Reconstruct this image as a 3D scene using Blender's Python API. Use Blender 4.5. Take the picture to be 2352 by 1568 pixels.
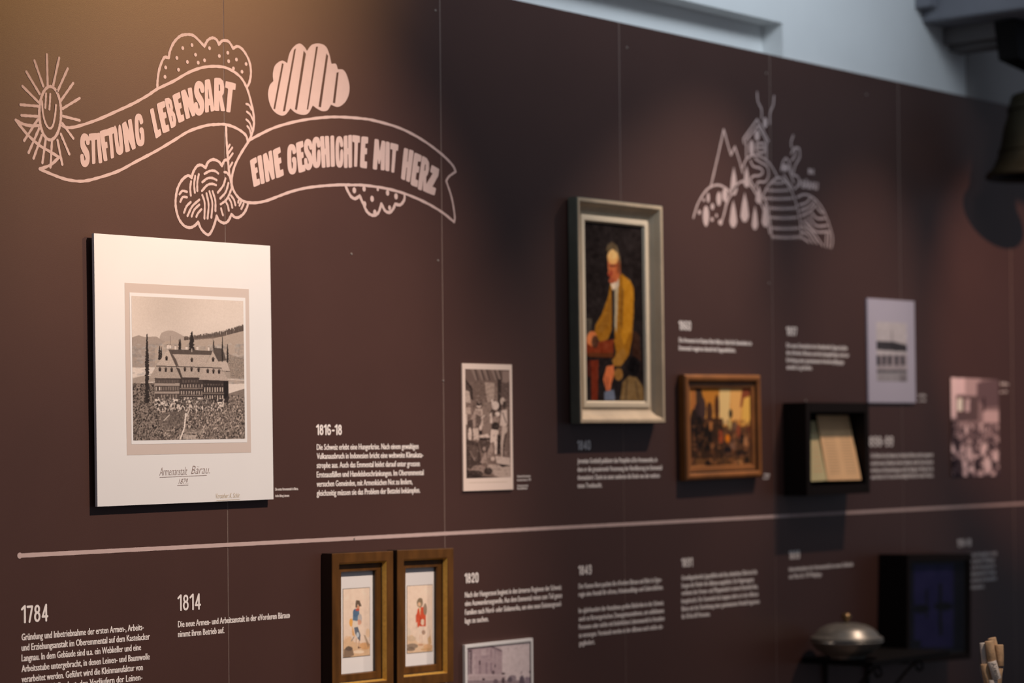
import bpy, bmesh, math, random
import numpy as np
from mathutils import Vector, Matrix
from mathutils.geometry import tessellate_polygon

for o in list(bpy.data.objects): bpy.data.objects.remove(o, do_unlink=True)
C = bpy.context.scene.collection
R = math.radians
# ------------------------------------------------------------------ camera (85 mm, shift lens)
F = 5553.0
CAM = np.array([-4.10911613, -5.34758873, 1.5])
YAW, PIT, ROL, SY = 0.879980018, 0.0140793055, -0.0100613387, 163.044702
fw = np.array([math.sin(YAW)*math.cos(PIT), math.cos(YAW)*math.cos(PIT), math.sin(PIT)])
rt0 = np.array([math.cos(YAW), -math.sin(YAW), 0.0]); up0 = np.cross(rt0, fw)
rt = math.cos(ROL)*rt0 + math.sin(ROL)*up0; up = -math.sin(ROL)*rt0 + math.cos(ROL)*up0
cd = bpy.data.cameras.new('camera'); cam = bpy.data.objects.new('camera', cd); C.objects.link(cam)
cd.sensor_width = 36.0; cd.lens = F/2352*36; cd.shift_y = SY/2352; cd.clip_end = 100
cam.matrix_world = Matrix(((rt[0], up[0], -fw[0], CAM[0]), (rt[1], up[1], -fw[1], CAM[1]), (rt[2], up[2], -fw[2], CAM[2]), (0, 0, 0, 1)))
cd.dof.use_dof = True; cd.dof.focus_distance = 7.05; cd.dof.aperture_fstop = 1.7
bpy.context.scene.camera = cam
# ------------------------------------------------------------------ world, lights, exposure
w = bpy.data.worlds.new('world'); bpy.context.scene.world = w; w.use_nodes = True
w.node_tree.nodes['Background'].inputs[0].default_value = (0.74, 0.82, 1.0, 1); w.node_tree.nodes['Background'].inputs[1].default_value = 0.15
vs = bpy.context.scene.view_settings
vs.view_transform = 'Standard'; vs.look = 'None'; vs.gamma = 1; vs.use_curve_mapping = False; vs.exposure = 0.0

def aim(o, p, t):
    o.location = p; d = Vector(t)-Vector(p); o.rotation_euler = d.to_track_quat('-Z', 'Y').to_euler()
def spot(name, p, t, e, col, ang, blend=0.8, rad=0.02):
    l = bpy.data.lights.new(name, 'SPOT'); l.energy = e; l.color = col; l.spot_size = R(ang); l.spot_blend = blend; l.shadow_soft_size = rad
    o = bpy.data.objects.new(name, l); C.objects.link(o); aim(o, p, t); return o
def area(name, p, t, e, col, sx, sy, spread=180):
    l = bpy.data.lights.new(name, 'AREA'); l.energy = e; l.color = col; l.shape = 'RECTANGLE'; l.size = sx; l.size_y = sy; l.spread = R(spread)
    o = bpy.data.objects.new(name, l); C.objects.link(o); aim(o, p, t); return o
WARM = (1.0, 0.80, 0.67); AMB = (1.0, 0.53, 0.20)
spot('spot_lamp', (1.5, -2.9, 4.4), (1.0, 0, 1.35), 800, WARM, 46, 0.85)
spot('spot_lamp', (4.5, -1.3, 4.3), (2.95, 0, 1.2), 430, WARM, 38, 0.9)
spot('spot_lamp', (5.0, -1.5, 4.3), (4.6, 0, 1.15), 270, (1.0, .76, .62), 38, 0.9)
spot('spot_lamp', (4.6, -2.9, 3.95), (6.0, 0, 1.95), 440, (1.0, .62, .46), 26, 0.8)
spot('spot_lamp', (3.6, -3.2, 4.2), (0.5, 0, 3.05), 570, AMB, 34, 1.0, 0.12)
spot('spot_lamp', (1.1, -3.6, 3.3), (1.68, -2.22, 0.70), 170, WARM, 16, 0.6)  # extra spot added to brighten the corks, source unseen
area('daylight_fill', (2.3, -1.9, 4.65), (3.0, 0.0, 3.78), 20, (0.80, 0.90, 1.0), 3.6, 0.8, 72)  # added area light for cool daylight on the upper wall, no actual window

# ------------------------------------------------------------------ projection helpers: photo pixel -> point on the plane y=-d
_r, _u, _f, _c = [tuple(float(k) for k in a_) for a_ in (rt, up, fw, CAM)]
def unp(x, y, d=0.0):
    a, b = (x-1176)/F, -(y-784-SY)/F
    t = (-d-_c[1])/(a*_r[1]+b*_u[1]+_f[1])
    return (_c[0]+t*(a*_r[0]+b*_u[0]+_f[0]), _c[2]+t*(a*_r[2]+b*_u[2]+_f[2]))
def ray(x, y, dist):
    v = (x-1176)/F*rt - (y-784-SY)/F*up + fw
    return Vector(CAM + v*dist)
def crop(ox, oy, s): return lambda p: (ox+p[0]/s, oy+p[1]/s)
ID = lambda p: p

# ------------------------------------------------------------------ materials
def lin(c):
    c = np.asarray(c, float)
    if c.max() > 1.001: c = c/255
    return np.where(c <= .04045, c/12.92, ((c+.055)/1.055)**2.4)
def L3(*c): return tuple(lin(c))
def mat(name, col, rough=0.5, metal=0.0, spec=0.5, var=0.0, scale=8.0, bump=0.0, bscale=60.0, stretch=(1, 1, 1), emit=None):
    m = bpy.data.materials.new(name); m.use_nodes = True; nt = m.node_tree; b = nt.nodes['Principled BSDF']
    b.inputs['Base Color'].default_value = (*col, 1); b.inputs['Roughness'].default_value = rough; b.inputs['Metallic'].default_value = metal
    b.inputs['Specular IOR Level'].default_value = spec
    tc = nt.nodes.new('ShaderNodeTexCoord'); mp = nt.nodes.new('ShaderNodeMapping'); mp.inputs['Scale'].default_value = stretch
    nt.links.new(tc.outputs['Object'], mp.inputs['Vector'])
    if var > 0:
        n = nt.nodes.new('ShaderNodeTexNoise'); n.inputs['Scale'].default_value = scale; n.inputs['Detail'].default_value = 6
        nt.links.new(mp.outputs[0], n.inputs['Vector'])
        r = nt.nodes.new('ShaderNodeValToRGB'); r.color_ramp.elements[0].position = .3; r.color_ramp.elements[1].position = .7
        r.color_ramp.elements[0].color = (*[c*(1-var) for c in col], 1); r.color_ramp.elements[1].color = (*[min(1, c*(1+var)) for c in col], 1)
        nt.links.new(n.outputs[0], r.inputs[0]); nt.links.new(r.outputs[0], b.inputs['Base Color'])
    if bump > 0:
        n2 = nt.nodes.new('ShaderNodeTexNoise'); n2.inputs['Scale'].default_value = bscale; n2.inputs['Detail'].default_value = 4
        nt.links.new(mp.outputs[0], n2.inputs['Vector'])
        bp = nt.nodes.new('ShaderNodeBump'); bp.inputs['Strength'].default_value = bump; bp.inputs['Distance'].default_value = .002
        nt.links.new(n2.outputs[0], bp.inputs['Height']); nt.links.new(bp.outputs[0], b.inputs['Normal'])
    return m
M = {}
M['panel'] = mat('brown_panel', (0.072, 0.034, 0.0275), 0.40, spec=0.40, var=.05, scale=3, bump=.12, bscale=500)
M['core'] = mat('panel_core', (0.46, 0.37, 0.33), 0.8)
M['pink'] = mat('pink_print', (0.58, 0.44, 0.415), 0.7, spec=.15, var=.03, scale=30)
M['white_print'] = mat('white_print', (0.93, 0.87, 0.84), 0.7, spec=.15, var=.02, scale=30)
M['caption'] = mat('caption_print', (0.42, 0.32, 0.30), 0.7)
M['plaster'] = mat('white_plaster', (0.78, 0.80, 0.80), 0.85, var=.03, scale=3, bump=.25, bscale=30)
M['plaster_shade'] = mat('shaded_plaster', (0.42, 0.41, 0.40), 0.85, var=.05, scale=3, bump=.25, bscale=30)  # grey puts the dimmer light right of the wall joint into the plaster colour
M['beam'] = mat('grey_beam_paint', (0.20, 0.205, 0.235), 0.7, var=.06, scale=4, bump=.15)
M['beam2'] = mat('dark_beam_paint', (0.16, 0.15, 0.15), 0.7, var=.12, scale=6, stretch=(6, 1, 6))
M['floor'] = mat('wood_floor', (0.16, 0.10, 0.07), 0.5, var=.2, scale=4, stretch=(1, 8, 1))
M['paper'] = mat('board_paper', (0.80, 0.80, 0.80), 0.7, var=.012, scale=6)
M['board_edge'] = mat('board_edge', (0.55, 0.52, 0.51), 0.8)
M['lav'] = mat('pale_board', (0.50, 0.47, 0.56), 0.7, var=.02, scale=6)
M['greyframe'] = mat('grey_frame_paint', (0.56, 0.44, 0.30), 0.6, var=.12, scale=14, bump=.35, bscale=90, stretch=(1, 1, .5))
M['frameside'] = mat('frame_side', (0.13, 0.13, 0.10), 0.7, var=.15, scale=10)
M['liner'] = mat('cream_liner', (0.80, 0.68, 0.50), 0.6, var=.04, scale=20)
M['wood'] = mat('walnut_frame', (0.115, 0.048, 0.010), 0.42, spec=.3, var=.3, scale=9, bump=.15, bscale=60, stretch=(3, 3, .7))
M['walnut_side_shade'] = mat('walnut_side_shade', (0.022, 0.009, 0.004), 0.5, var=.2, scale=9)  # shade on the unlit outer frame sides, put into the walnut colour
M['gold'] = mat('gold_bevel', (0.62, 0.36, 0.07), 0.35, metal=.3, var=.15, scale=90, bump=.3, bscale=200)
M['wood2'] = mat('red_brown_frame', (0.27, 0.098, 0.022), 0.4, var=.2, scale=12, bump=.1)
M['groove'] = mat('dark_groove', (0.02, 0.009, 0.004), 0.5)
M['mat'] = mat('white_mount', (0.90, 0.875, 0.86), 0.75, var=.01, scale=8)
M['black'] = mat('black_lacquer', (0.008, 0.007, 0.007), 0.6, spec=.12, var=.1, scale=5)
M['blackbox'] = mat('black_box', (0.012, 0.008, 0.007), 0.65, spec=.12, var=.1, scale=5)
M['iron'] = mat('black_iron', (0.010, 0.010, 0.011), 0.5, metal=.4, bump=.2)
M['pewter'] = mat('pewter', (0.30, 0.285, 0.25), 0.36, metal=.6, var=.18, scale=12, bump=.1, bscale=30)
M['brass'] = mat('aged_brass', (0.30, 0.19, 0.09), 0.3, metal=.9, var=.2, scale=20)
M['bell'] = mat('bell_bronze', (0.045, 0.036, 0.018), 0.5, metal=.6, var=.25, scale=9, bump=.15, bscale=25)
M['screw'] = mat('screw_steel', (0.55, 0.48, 0.42), 0.35, metal=.7)
M['cork'] = mat('cork', (0.56, 0.36, 0.20), 0.85, var=.18, scale=60, bump=.5, bscale=200)
M['cork_white'] = mat('pale_cork', (0.66, 0.58, 0.50), 0.8, var=.08, scale=60, bump=.3, bscale=200)
M['ink'] = mat('ink', (0.05, 0.045, 0.045), 0.7)
M['pencil'] = mat('pencil_ink', (0.30, 0.22, 0.20), 0.8)
M['faint'] = mat('faint_ink', (0.60, 0.50, 0.36), 0.8)
M['wire'] = mat('steel_wire', (0.25, 0.24, 0.24), 0.3, metal=.9)
M['paper_old'] = mat('old_paper', (0.88, 0.55, 0.28), 0.8, var=.06, scale=12)
M['paper_green'] = mat('green_paper', (0.60, 0.52, 0.27), 0.8, var=.06, scale=12)
M['old_ink'] = mat('old_ink', (0.66, 0.42, 0.22), 0.8)
M['plinth'] = mat('dark_plinth', (0.03, 0.025, 0.022), 0.6)
def paintmat():
    m = bpy.data.materials.new('printed_picture'); m.use_nodes = True; nt = m.node_tree; b = nt.nodes['Principled BSDF']
    a = nt.nodes.new('ShaderNodeVertexColor'); a.layer_name = 'Col'; nt.links.new(a.outputs[0], b.inputs['Base Color'])
    b.inputs['Roughness'].default_value = .6; b.inputs['Specular IOR Level'].default_value = .06
    return m
M['picture'] = paintmat()
def glassmat():
    m = bpy.data.materials.new('glass_pane'); m.use_nodes = True; nt = m.node_tree; nt.nodes.remove(nt.nodes['Principled BSDF'])
    t = nt.nodes.new('ShaderNodeBsdfTransparent'); g = nt.nodes.new('ShaderNodeBsdfGlossy'); g.inputs['Roughness'].default_value = .03
    fr = nt.nodes.new('ShaderNodeValue'); fr.outputs[0].default_value = .015; mx = nt.nodes.new('ShaderNodeMixShader')
    nt.links.new(fr.outputs[0], mx.inputs[0]); nt.links.new(t.outputs[0], mx.inputs[1]); nt.links.new(g.outputs[0], mx.inputs[2])
    nt.links.new(mx.outputs[0], nt.nodes['Material Output'].inputs[0]); return m
M['glass'] = glassmat()

# ------------------------------------------------------------------ object helpers
def link(name, me, parent=None):
    o = bpy.data.objects.new(name, me); C.objects.link(o)
    if parent: o.parent = parent
    return o
def obj(name, verts, faces, m, parent=None, smooth=False):
    me = bpy.data.meshes.new(name); me.from_pydata([tuple(v) for v in verts], [], faces); me.update()
    ms = m if isinstance(m, (list, tuple)) else [m]
    for x in ms: me.materials.append(M[x])
    if smooth:
        for p in me.polygons: p.use_smooth = True
    return link(name, me, parent)
def bmobj(name, bm, m, parent=None, smooth=False, bevel=0):
    bmesh.ops.recalc_face_normals(bm, faces=bm.faces)
    me = bpy.data.meshes.new(name); bm.to_mesh(me); bm.free()
    me.materials.append(M[m])
    if smooth:
        for p in me.polygons: p.use_smooth = True
    return link(name, me, parent)
def thing(name, label, cat, loc=(0, 0, 0), rot=(0, 0, 0), group=None, kind=None):
    o = bpy.data.objects.new(name, None); o.empty_display_size = .1; C.objects.link(o); o.location = loc; o.rotation_euler = rot
    if label: o['label'] = label
    if cat: o['category'] = cat
    if group: o['group'] = group
    if kind: o['kind'] = kind
    return o
def box(name, lo, hi, m, parent=None, bev=0.0):
    bm = bmesh.new(); bmesh.ops.create_cube(bm, size=1)
    for v in bm.verts: v.co = Vector([(lo[i]+hi[i])/2 + v.co[i]*(hi[i]-lo[i]) for i in range(3)])
    if bev: bmesh.ops.bevel(bm, geom=bm.edges[:], offset=bev, segments=2, affect='EDGES')
    return bmobj(name, bm, m, parent)
def lathe(name, prof, m, parent=None, n=48, loc=(0, 0, 0)):
    vs_, fs = [], []
    for r, z in prof:
        for k in range(n): a = 2*math.pi*k/n; vs_.append((loc[0]+r*math.cos(a), loc[1]+r*math.sin(a), loc[2]+z))
    for i in range(len(prof)-1):
        for k in range(n):
            k2 = (k+1) % n; fs.append((i*n+k, i*n+k2, (i+1)*n+k2, (i+1)*n+k))
    return obj(name, vs_, fs, m, parent, True)
def tube(name, pts, r, m, parent=None, n=8):
    pts = [Vector(p) for p in pts]; vs_, fs = [], []
    for i, p in enumerate(pts):
        t = (pts[min(i+1, len(pts)-1)]-pts[max(i-1, 0)]).normalized()
        a = t.orthogonal().normalized() if i == 0 else (a-t*a.dot(t)).normalized()
        b = t.cross(a)
        for k in range(n):
            g = 2*math.pi*k/n; vs_.append(p+a*math.cos(g)*r+b*math.sin(g)*r)
    for i in range(len(pts)-1):
        for k in range(n): k2 = (k+1) % n; fs.append((i*n+k, i*n+k2, (i+1)*n+k2, (i+1)*n+k))
    fs.append(tuple(range(n))); fs.append(tuple(reversed(range((len(pts)-1)*n, len(pts)*n))))
    return obj(name, vs_, fs, m, parent, True)

# ------------------------------------------------------------------ SETTING
wall = thing('wall_front', None, None, (0, 0, 0), kind='structure')
ZTOP = 3.0587; ZTL = 1.2106
bb = box('backing_board', (-1.2, .0022, 0.0), (8.2, .018, ZTOP-.004), 'core', wall)
for k in range(-1, 8):
    x0, x1 = k+.0016, k+1-.0016
    v = [(x0, 0, .02), (x1, 0, .02), (x1, 0, ZTOP), (x0, 0, ZTOP), (x0, .002, .02), (x1, .002, .02), (x1, .002, ZTOP), (x0, .002, ZTOP)]
    p = obj('wall_panel', v, [(0, 1, 2, 3), (5, 4, 7, 6), (4, 0, 3, 7), (1, 5, 6, 2), (3, 2, 6, 7), (4, 5, 1, 0)], ['panel', 'core'], wall)
    for i, pl in enumerate(p.data.polygons): pl.material_index = 0 if i in (0, 4) else 1
for x, y in [(1000, 24), (807, 583), (1006, 598), (1440, 109), (1760, 168), (1766, 650), (1990, 217), (813, 1237), (1018, 874), (1851, 920)]:
    X, Z = unp(x, y); bm = bmesh.new()
    bmesh.ops.create_cone(bm, cap_ends=True, segments=12, radius1=.0042, radius2=.003, depth=.0025, matrix=Matrix.Translation((X, -.00115, Z)) @ Matrix.Rotation(R(90), 4, 'X'))
    bmobj('screw', bm, 'screw', wall)

def slab(name, lo, hi, m): 
    o = box(name, lo, hi, m); o['kind'] = 'structure'; return o
slab('floor', (-6, -8, -.1), (9, .3, 0), 'floor')
# upper white wall with a recessed niche
nx1, nz1 = unp(1797, 53, -.02)
up_ = thing('wall_upper', None, None, kind='structure')
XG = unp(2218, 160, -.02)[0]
def wallbox(lo, hi, m='plaster', n='wall_section'): return box(n, lo, hi, m, up_)
wallbox((-1.5, .021, 0), (8.5, .12, 2.9), n='wall_base')
wallbox((-1.5, .02, nz1), (nx1, .12, 5.2), n='lintel')
wallbox((nx1, .02, 2.9), (XG, .12, 5.2), n='wall_section')
wallbox((-1.5, .12, 2.9), (nx1+.02, .16, nz1+.02), n='niche_back')
wallbox((XG+.004, .016, 2.9), (8.5, .12, 5.2), 'plaster_shade', 'wall_section')

# ceiling beams, perpendicular to the wall
bx, bz = unp(2106, 47, -.01)
bm0 = thing('ceiling_beam', None, None, kind='structure')
z0b = bz
box('beam_timber', (bx+.06, -1.6, z0b+.0), (bx+.5, .02, z0b+.45), 'beam', bm0, .006)
box('beam_flange', (bx, -.06, z0b+.055), (bx+.06, .02, z0b+.45), 'beam', bm0, .003)
box('beam_batten', (bx+.24, -.30, z0b-.075), (bx+.46, .018, z0b-.001), 'beam2', bm0, .004)
box('beam_cover', (bx+.30, -.29, z0b-.1), (bx+.42, .018, z0b-.0755), 'beam2', bm0, .003)
bolt = bmesh.new(); bmesh.ops.create_cone(bolt, cap_ends=True, segments=10, radius1=.014, radius2=.011, depth=.012, matrix=Matrix.Translation((bx+.055, -.42, z0b+.07)) @ Matrix.Rotation(R(90), 4, 'Y'))
bmobj('bolt', bolt, 'iron', bm0)

# ------------------------------------------------------------------ print on the wall (flat vinyl)
def cr(pts, n=8):
    """Catmull-Rom through 2D points"""
    if len(pts) < 3: return [Vector(p) for p in pts]
    P = [Vector(p) for p in pts]; P = [2*P[0]-P[1]]+P+[2*P[-1]-P[-2]]; out = []
    for i in range(1, len(P)-2):
        for k in range(n):
            t = k/n; a, b, c, d = P[i-1:i+3]
            out.append(.5*((2*b)+(c-a)*t+(2*a-5*b+4*c-d)*t*t+(3*b-a-3*c+d)*t**3))
    out.append(P[-2]); return out
class Flat:
    def __init__(s, tr=ID, d=0.0, y=-.0006, loc=None): s.v = []; s.f = []; s.tr = tr; s.d = d; s.y = y; s.loc = loc
    def w(s, p):
        q = unp(*s.tr(p), s.d)
        return Vector(s.loc(q)) if s.loc else Vector(q)
    def add(s, P, F_):
        b = len(s.v); s.k = (getattr(s, 'k', 0)+1) % 24; yy = s.y-s.k*.00002; s.v += [(p[0], yy, p[1]) for p in P]; s.f += [tuple(b+i for i in f) for f in F_]
    def ribbon(s, pts, wd, smooth=True, raw=False, wob=1.0):
        P = [Vector(p) if raw else s.w(p) for p in pts]
        if smooth: P = cr(P, 7)
        n = len(P); vv = []; ff = []
        for i in range(n):
            t = (P[min(i+1, n-1)]-P[max(i-1, 0)])
            t = t.normalized() if t.length > 1e-9 else Vector((1, 0))
            nn = Vector((-t[1], t[0])); h = wd/2*(1+wob*(.10*math.sin(i*1.7+n)+.06*math.sin(i*.6)))
            vv += [P[i]+nn*h, P[i]-nn*h]
        for i in range(n-1): ff.append((2*i, 2*i+2, 2*i+3, 2*i+1))
        s.add(vv, ff)
        for q in (P[0], P[-1]): s.disc(q, wd/2, raw=True, n=10)
    def disc(s, p, r, raw=False, n=14, ry=None):
        c = Vector(p) if raw else s.w(p); ry = ry or r
        s.add([c+Vector((r*math.cos(2*math.pi*k/n), ry*math.sin(2*math.pi*k/n))) for k in range(n)], [tuple(range(n))])
    def poly(s, outer, holes=(), raw=False):
        loops = [[(Vector(p) if raw else s.w(p)) for p in lp] for lp in [outer]+list(holes)]
        tris = tessellate_polygon([[Vector((p[0], p[1], 0)) for p in lp] for lp in loops])
        s.add([p for lp in loops for p in lp], [tuple(t) for t in tris])
    def build(s, name, m, parent=wall):
        return obj(name, s.v, s.f, m, parent)
c1 = crop(0, 50, 3.92); c2 = crop(350, 50, 4.704); c3 = crop(380, 250, 5.2267); c4 = crop(540, 220, 4.3556); c5 = crop(1560, 190, 3.92)
LW = .0088
# sun
f = Flat(c1, y=-.0008)
f.ribbon([(450+98*math.cos(a*math.pi/12), 823+240*math.sin(a*math.pi/12)) for a in range(25)], LW)
for a, b in [((420,295),(427,575)),((308,350),(388,580)),((235,450),(355,650)),((200,580),(345,725)),((182,747),(340,760)),((190,843),(355,853)),((530,325),(475,580)),((608,422),(510,640)),((657,553),(542,715)),((715,688),(560,783)),((565,850),(715,888)),((560,915),(658,1050)),((545,1010),(622,1192)),((515,1065),(558,1285)),((465,1070),(452,1310)),((410,1055),(380,1270)),((375,1020),(300,1230)),((350,960),(255,1180)),((338,880),(215,1070))]:
    f.ribbon([a, ((a[0]+b[0])/2, (a[1]+b[1])/2), b], LW*.9)
f.ribbon([(412,645),(409,710),(405,775)], LW*.75); f.ribbon([(450,650),(447,720),(442,790)], LW*.75)
f.ribbon([(375,715),(385,830),(410,920),(445,960),(475,930),(495,830),(502,750)], LW*.75)
f.build('sun_drawing', 'pink')
# banner
f = Flat(c1, y=-.0007)
f.ribbon([(140,885),(200,918),(270,935),(345,935)], LW)
f.ribbon([(560,935),(600,952),(690,943),(880,880),(1060,800),(1200,735),(1330,662),(1415,605),(1560,535),(1700,455),(1830,410),(1960,402),(2060,425),(2160,495),(2220,595),(2260,730),(2285,870),(2275,980),(2240,1070)], LW)
f.ribbon([(355,1325),(470,1375),(600,1420),(740,1435),(880,1405),(1060,1345),(1220,1260),(1400,1165),(1560,1070),(1700,985),(1850,935),(1940,925),(2030,925),(2130,960),(2210,1020),(2230,1090)], LW)
f.ribbon([(140,885),(240,1010),(350,1110),(450,1170),(530,1220)], LW); f.ribbon([(530,1220),(450,1290),(355,1325)], LW)
for h in [[(2215,740),(2240,750),(2262,790)],[(2220,810),(2250,835),(2278,890)],[(2215,880),(2245,910),(2268,975)],[(2225,940),(2245,965),(2256,1010)]]: f.ribbon(h, LW*.8)
f.tr = c3
f.ribbon([(725,205),(730,350),(745,560),(760,740),(785,880),(795,950)], LW)
f.ribbon([(790,960),(755,1045),(720,1100),(660,1145)], LW*.85)
for a, b in [((745,475),(770,430)),((752,535),(800,465)),((755,605),(805,535)),((765,705),(800,645))]: f.ribbon([a, b], LW*.8, False)
f.ribbon([(1000,375),(985,405),(900,540),(830,680),(795,820),(800,940),(860,1050),(940,1110),(1060,1128),(1200,1105),(1350,1050),(1500,995),(1680,950),(1880,925),(2080,912),(2200,910)], LW)
f.tr = c4
f.ribbon([(1040,890),(1180,892),(1290,895),(1500,925),(1700,980),(1900,1065),(2070,1165),(2190,1262)], LW)
f.ribbon([(2190,1262),(2195,1200),(2165,1020),(2110,850)], LW*.9); f.ribbon([(2110,850),(2140,805),(2205,758)], LW*.9)
f.ribbon([(2205,758),(2170,690),(2060,580),(1870,440),(1650,325),(1400,250),(1250,226),(1040,212),(870,218),(640,250),(400,315),(220,400),(125,455)], LW)
f.build('banner_drawing', 'pink')
def arcs(f, segs, wd=LW):
    for sgm in segs: f.ribbon(sgm, wd)
f = Flat(c1, y=-.0007)
arcs(f, [[(1415,595),(1418,520),(1435,420),(1475,325),(1517,325)],[(1517,325),(1530,260),(1565,185),(1620,130),(1680,115),(1740,125),(1800,180),(1838,222)],[(1838,222),(1870,165),(1915,145),(1950,165),(1968,205)],[(1968,205),(2000,172),(2050,175),(2080,210),(2095,240)],[(2095,240),(2140,222),(2190,260),(2240,350),(2257,450),(2245,540),(2220,592)]])
for p in [(1643,237),(1726,210),(1590,326),(1758,297),(1884,238),(1489,412),(1685,362),(1605,432),(1484,496),(1783,368),(1840,347),(1973,308),(2049,279),(2057,355),(2127,340),(2214,380),(2100,420),(2177,450)]: f.disc(p, .0058)
f.build('cloud_drawing', 'pink')
# striped cloud
f = Flat(c2, y=-.0007)
segs = [[(1305,640),(1300,560),(1325,470),(1395,420),(1455,445)],[(1455,445),(1480,340),(1530,265),(1590,235),(1640,270),(1668,315)],[(1668,315),(1720,250),(1800,235),(1870,265),(1910,350),(1932,455)],[(1935,455),(1980,455),(2003,513)],[(2003,513),(2060,520),(2100,580),(2128,700),(2115,800),(2070,880),(2000,920),(1928,895)],[(1928,895),(1890,955),(1835,965),(1780,940),(1732,905)],[(1732,905),(1680,990),(1615,1005),(1540,980),(1490,935)],[(1490,935),(1440,1000),(1385,1012),(1310,965),(1265,880),(1248,780),(1265,690),(1305,640)]]
outl = []
for s_ in segs: outl += [tuple(p) for p in cr(s_, 6)][:-1]
f.poly(outl, [((1398,448),(1417,455),(1324,945),(1306,940)),((1528,302),(1550,288),(1432,965),(1408,970)),((1633,312),(1657,345),(1560,955),(1538,945)),((1766,270),(1787,268),(1682,945),(1666,950)),((1878,340),(1897,370),(1820,925),(1793,918)),((1988,550),(2012,543),(1972,882),(1948,875))])
f.build('striped_cloud_drawing', 'pink')
# wool cloud
f = Flat(c3, y=-.0007)
arcs(f, [[(740,612),(705,622),(675,685)],[(675,685),(640,635),(570,608),(510,640),(480,708)],[(480,708),(430,675),(380,685),(335,750),(312,828)],[(312,828),(270,800),(200,850),(145,950),(120,1080),(125,1200),(160,1320),(220,1400),(290,1425),(350,1400),(390,1357)],[(390,1357),(420,1430),(465,1485),(515,1510),(555,1460),(590,1370),(612,1285)],[(612,1285),(640,1340),(700,1370),(750,1345),(790,1265)],[(790,1265),(830,1300),(880,1300),(940,1250),(980,1170),(987,1130)]])
arcs(f, [[(465,780),(530,745),(590,745),(632,775)],[(440,880),(500,835),(560,830),(612,855)],[(435,985),(500,915),(560,900),(605,915)],[(305,870),(295,950),(302,1040)],[(355,805),(342,900),(350,1005)],[(398,785),(380,880),(380,985)],[(165,1025),(200,985),(255,995)],[(175,1115),(205,1060),(255,1060)],[(300,1118),(250,1170),(220,1245)],[(405,1090),(320,1170),(262,1285)],[(405,1150),(345,1210),(312,1290)],[(430,1205),(390,1250),(368,1295)],[(440,1035),(468,1130),(465,1315)],[(490,1015),(515,1150),(503,1315)],[(525,990),(560,1130),(548,1305)],[(563,990),(595,1100),(597,1225)],[(718,835),(690,920),(625,1005)],[(755,890),(720,1000),(655,1075)],[(785,1040),(820,1090),(838,1155)],[(758,1070),(785,1120),(800,1185)],[(725,1120),(745,1160),(758,1220)],[(665,1195),(675,1235),(688,1275)],[(875,1100),(870,1125)],[(905,1115),(885,1160)],[(935,1140),(908,1200)],[(705,760),(735,765),(757,795)]], LW*.85)
f.build('wool_cloud_drawing', 'pink')
f = Flat(c4, y=-.0007)
arcs(f, [[(1105,905),(1130,960),(1160,1008),(1200,1028),(1245,1000)],[(1245,1000),(1280,1080),(1320,1160),(1375,1195),(1430,1170),(1462,1080)],[(1462,1080),(1500,1150),(1545,1165),(1580,1130),(1600,1082)],[(1600,1082),(1650,1090),(1690,1040),(1693,985)]], LW*1.2)
for p, r in [((1190,945),1),((1288,930),.9),((1368,1030),1),((1523,970),.95),((1608,1005),1),((1425,935),.6),((1292,1085),1),((1395,1165),.9),((1543,1120),.8)]: f.disc(p, .0088*r, ry=.0102*r)
f.build('spotted_cloud_drawing', 'pink')
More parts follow.
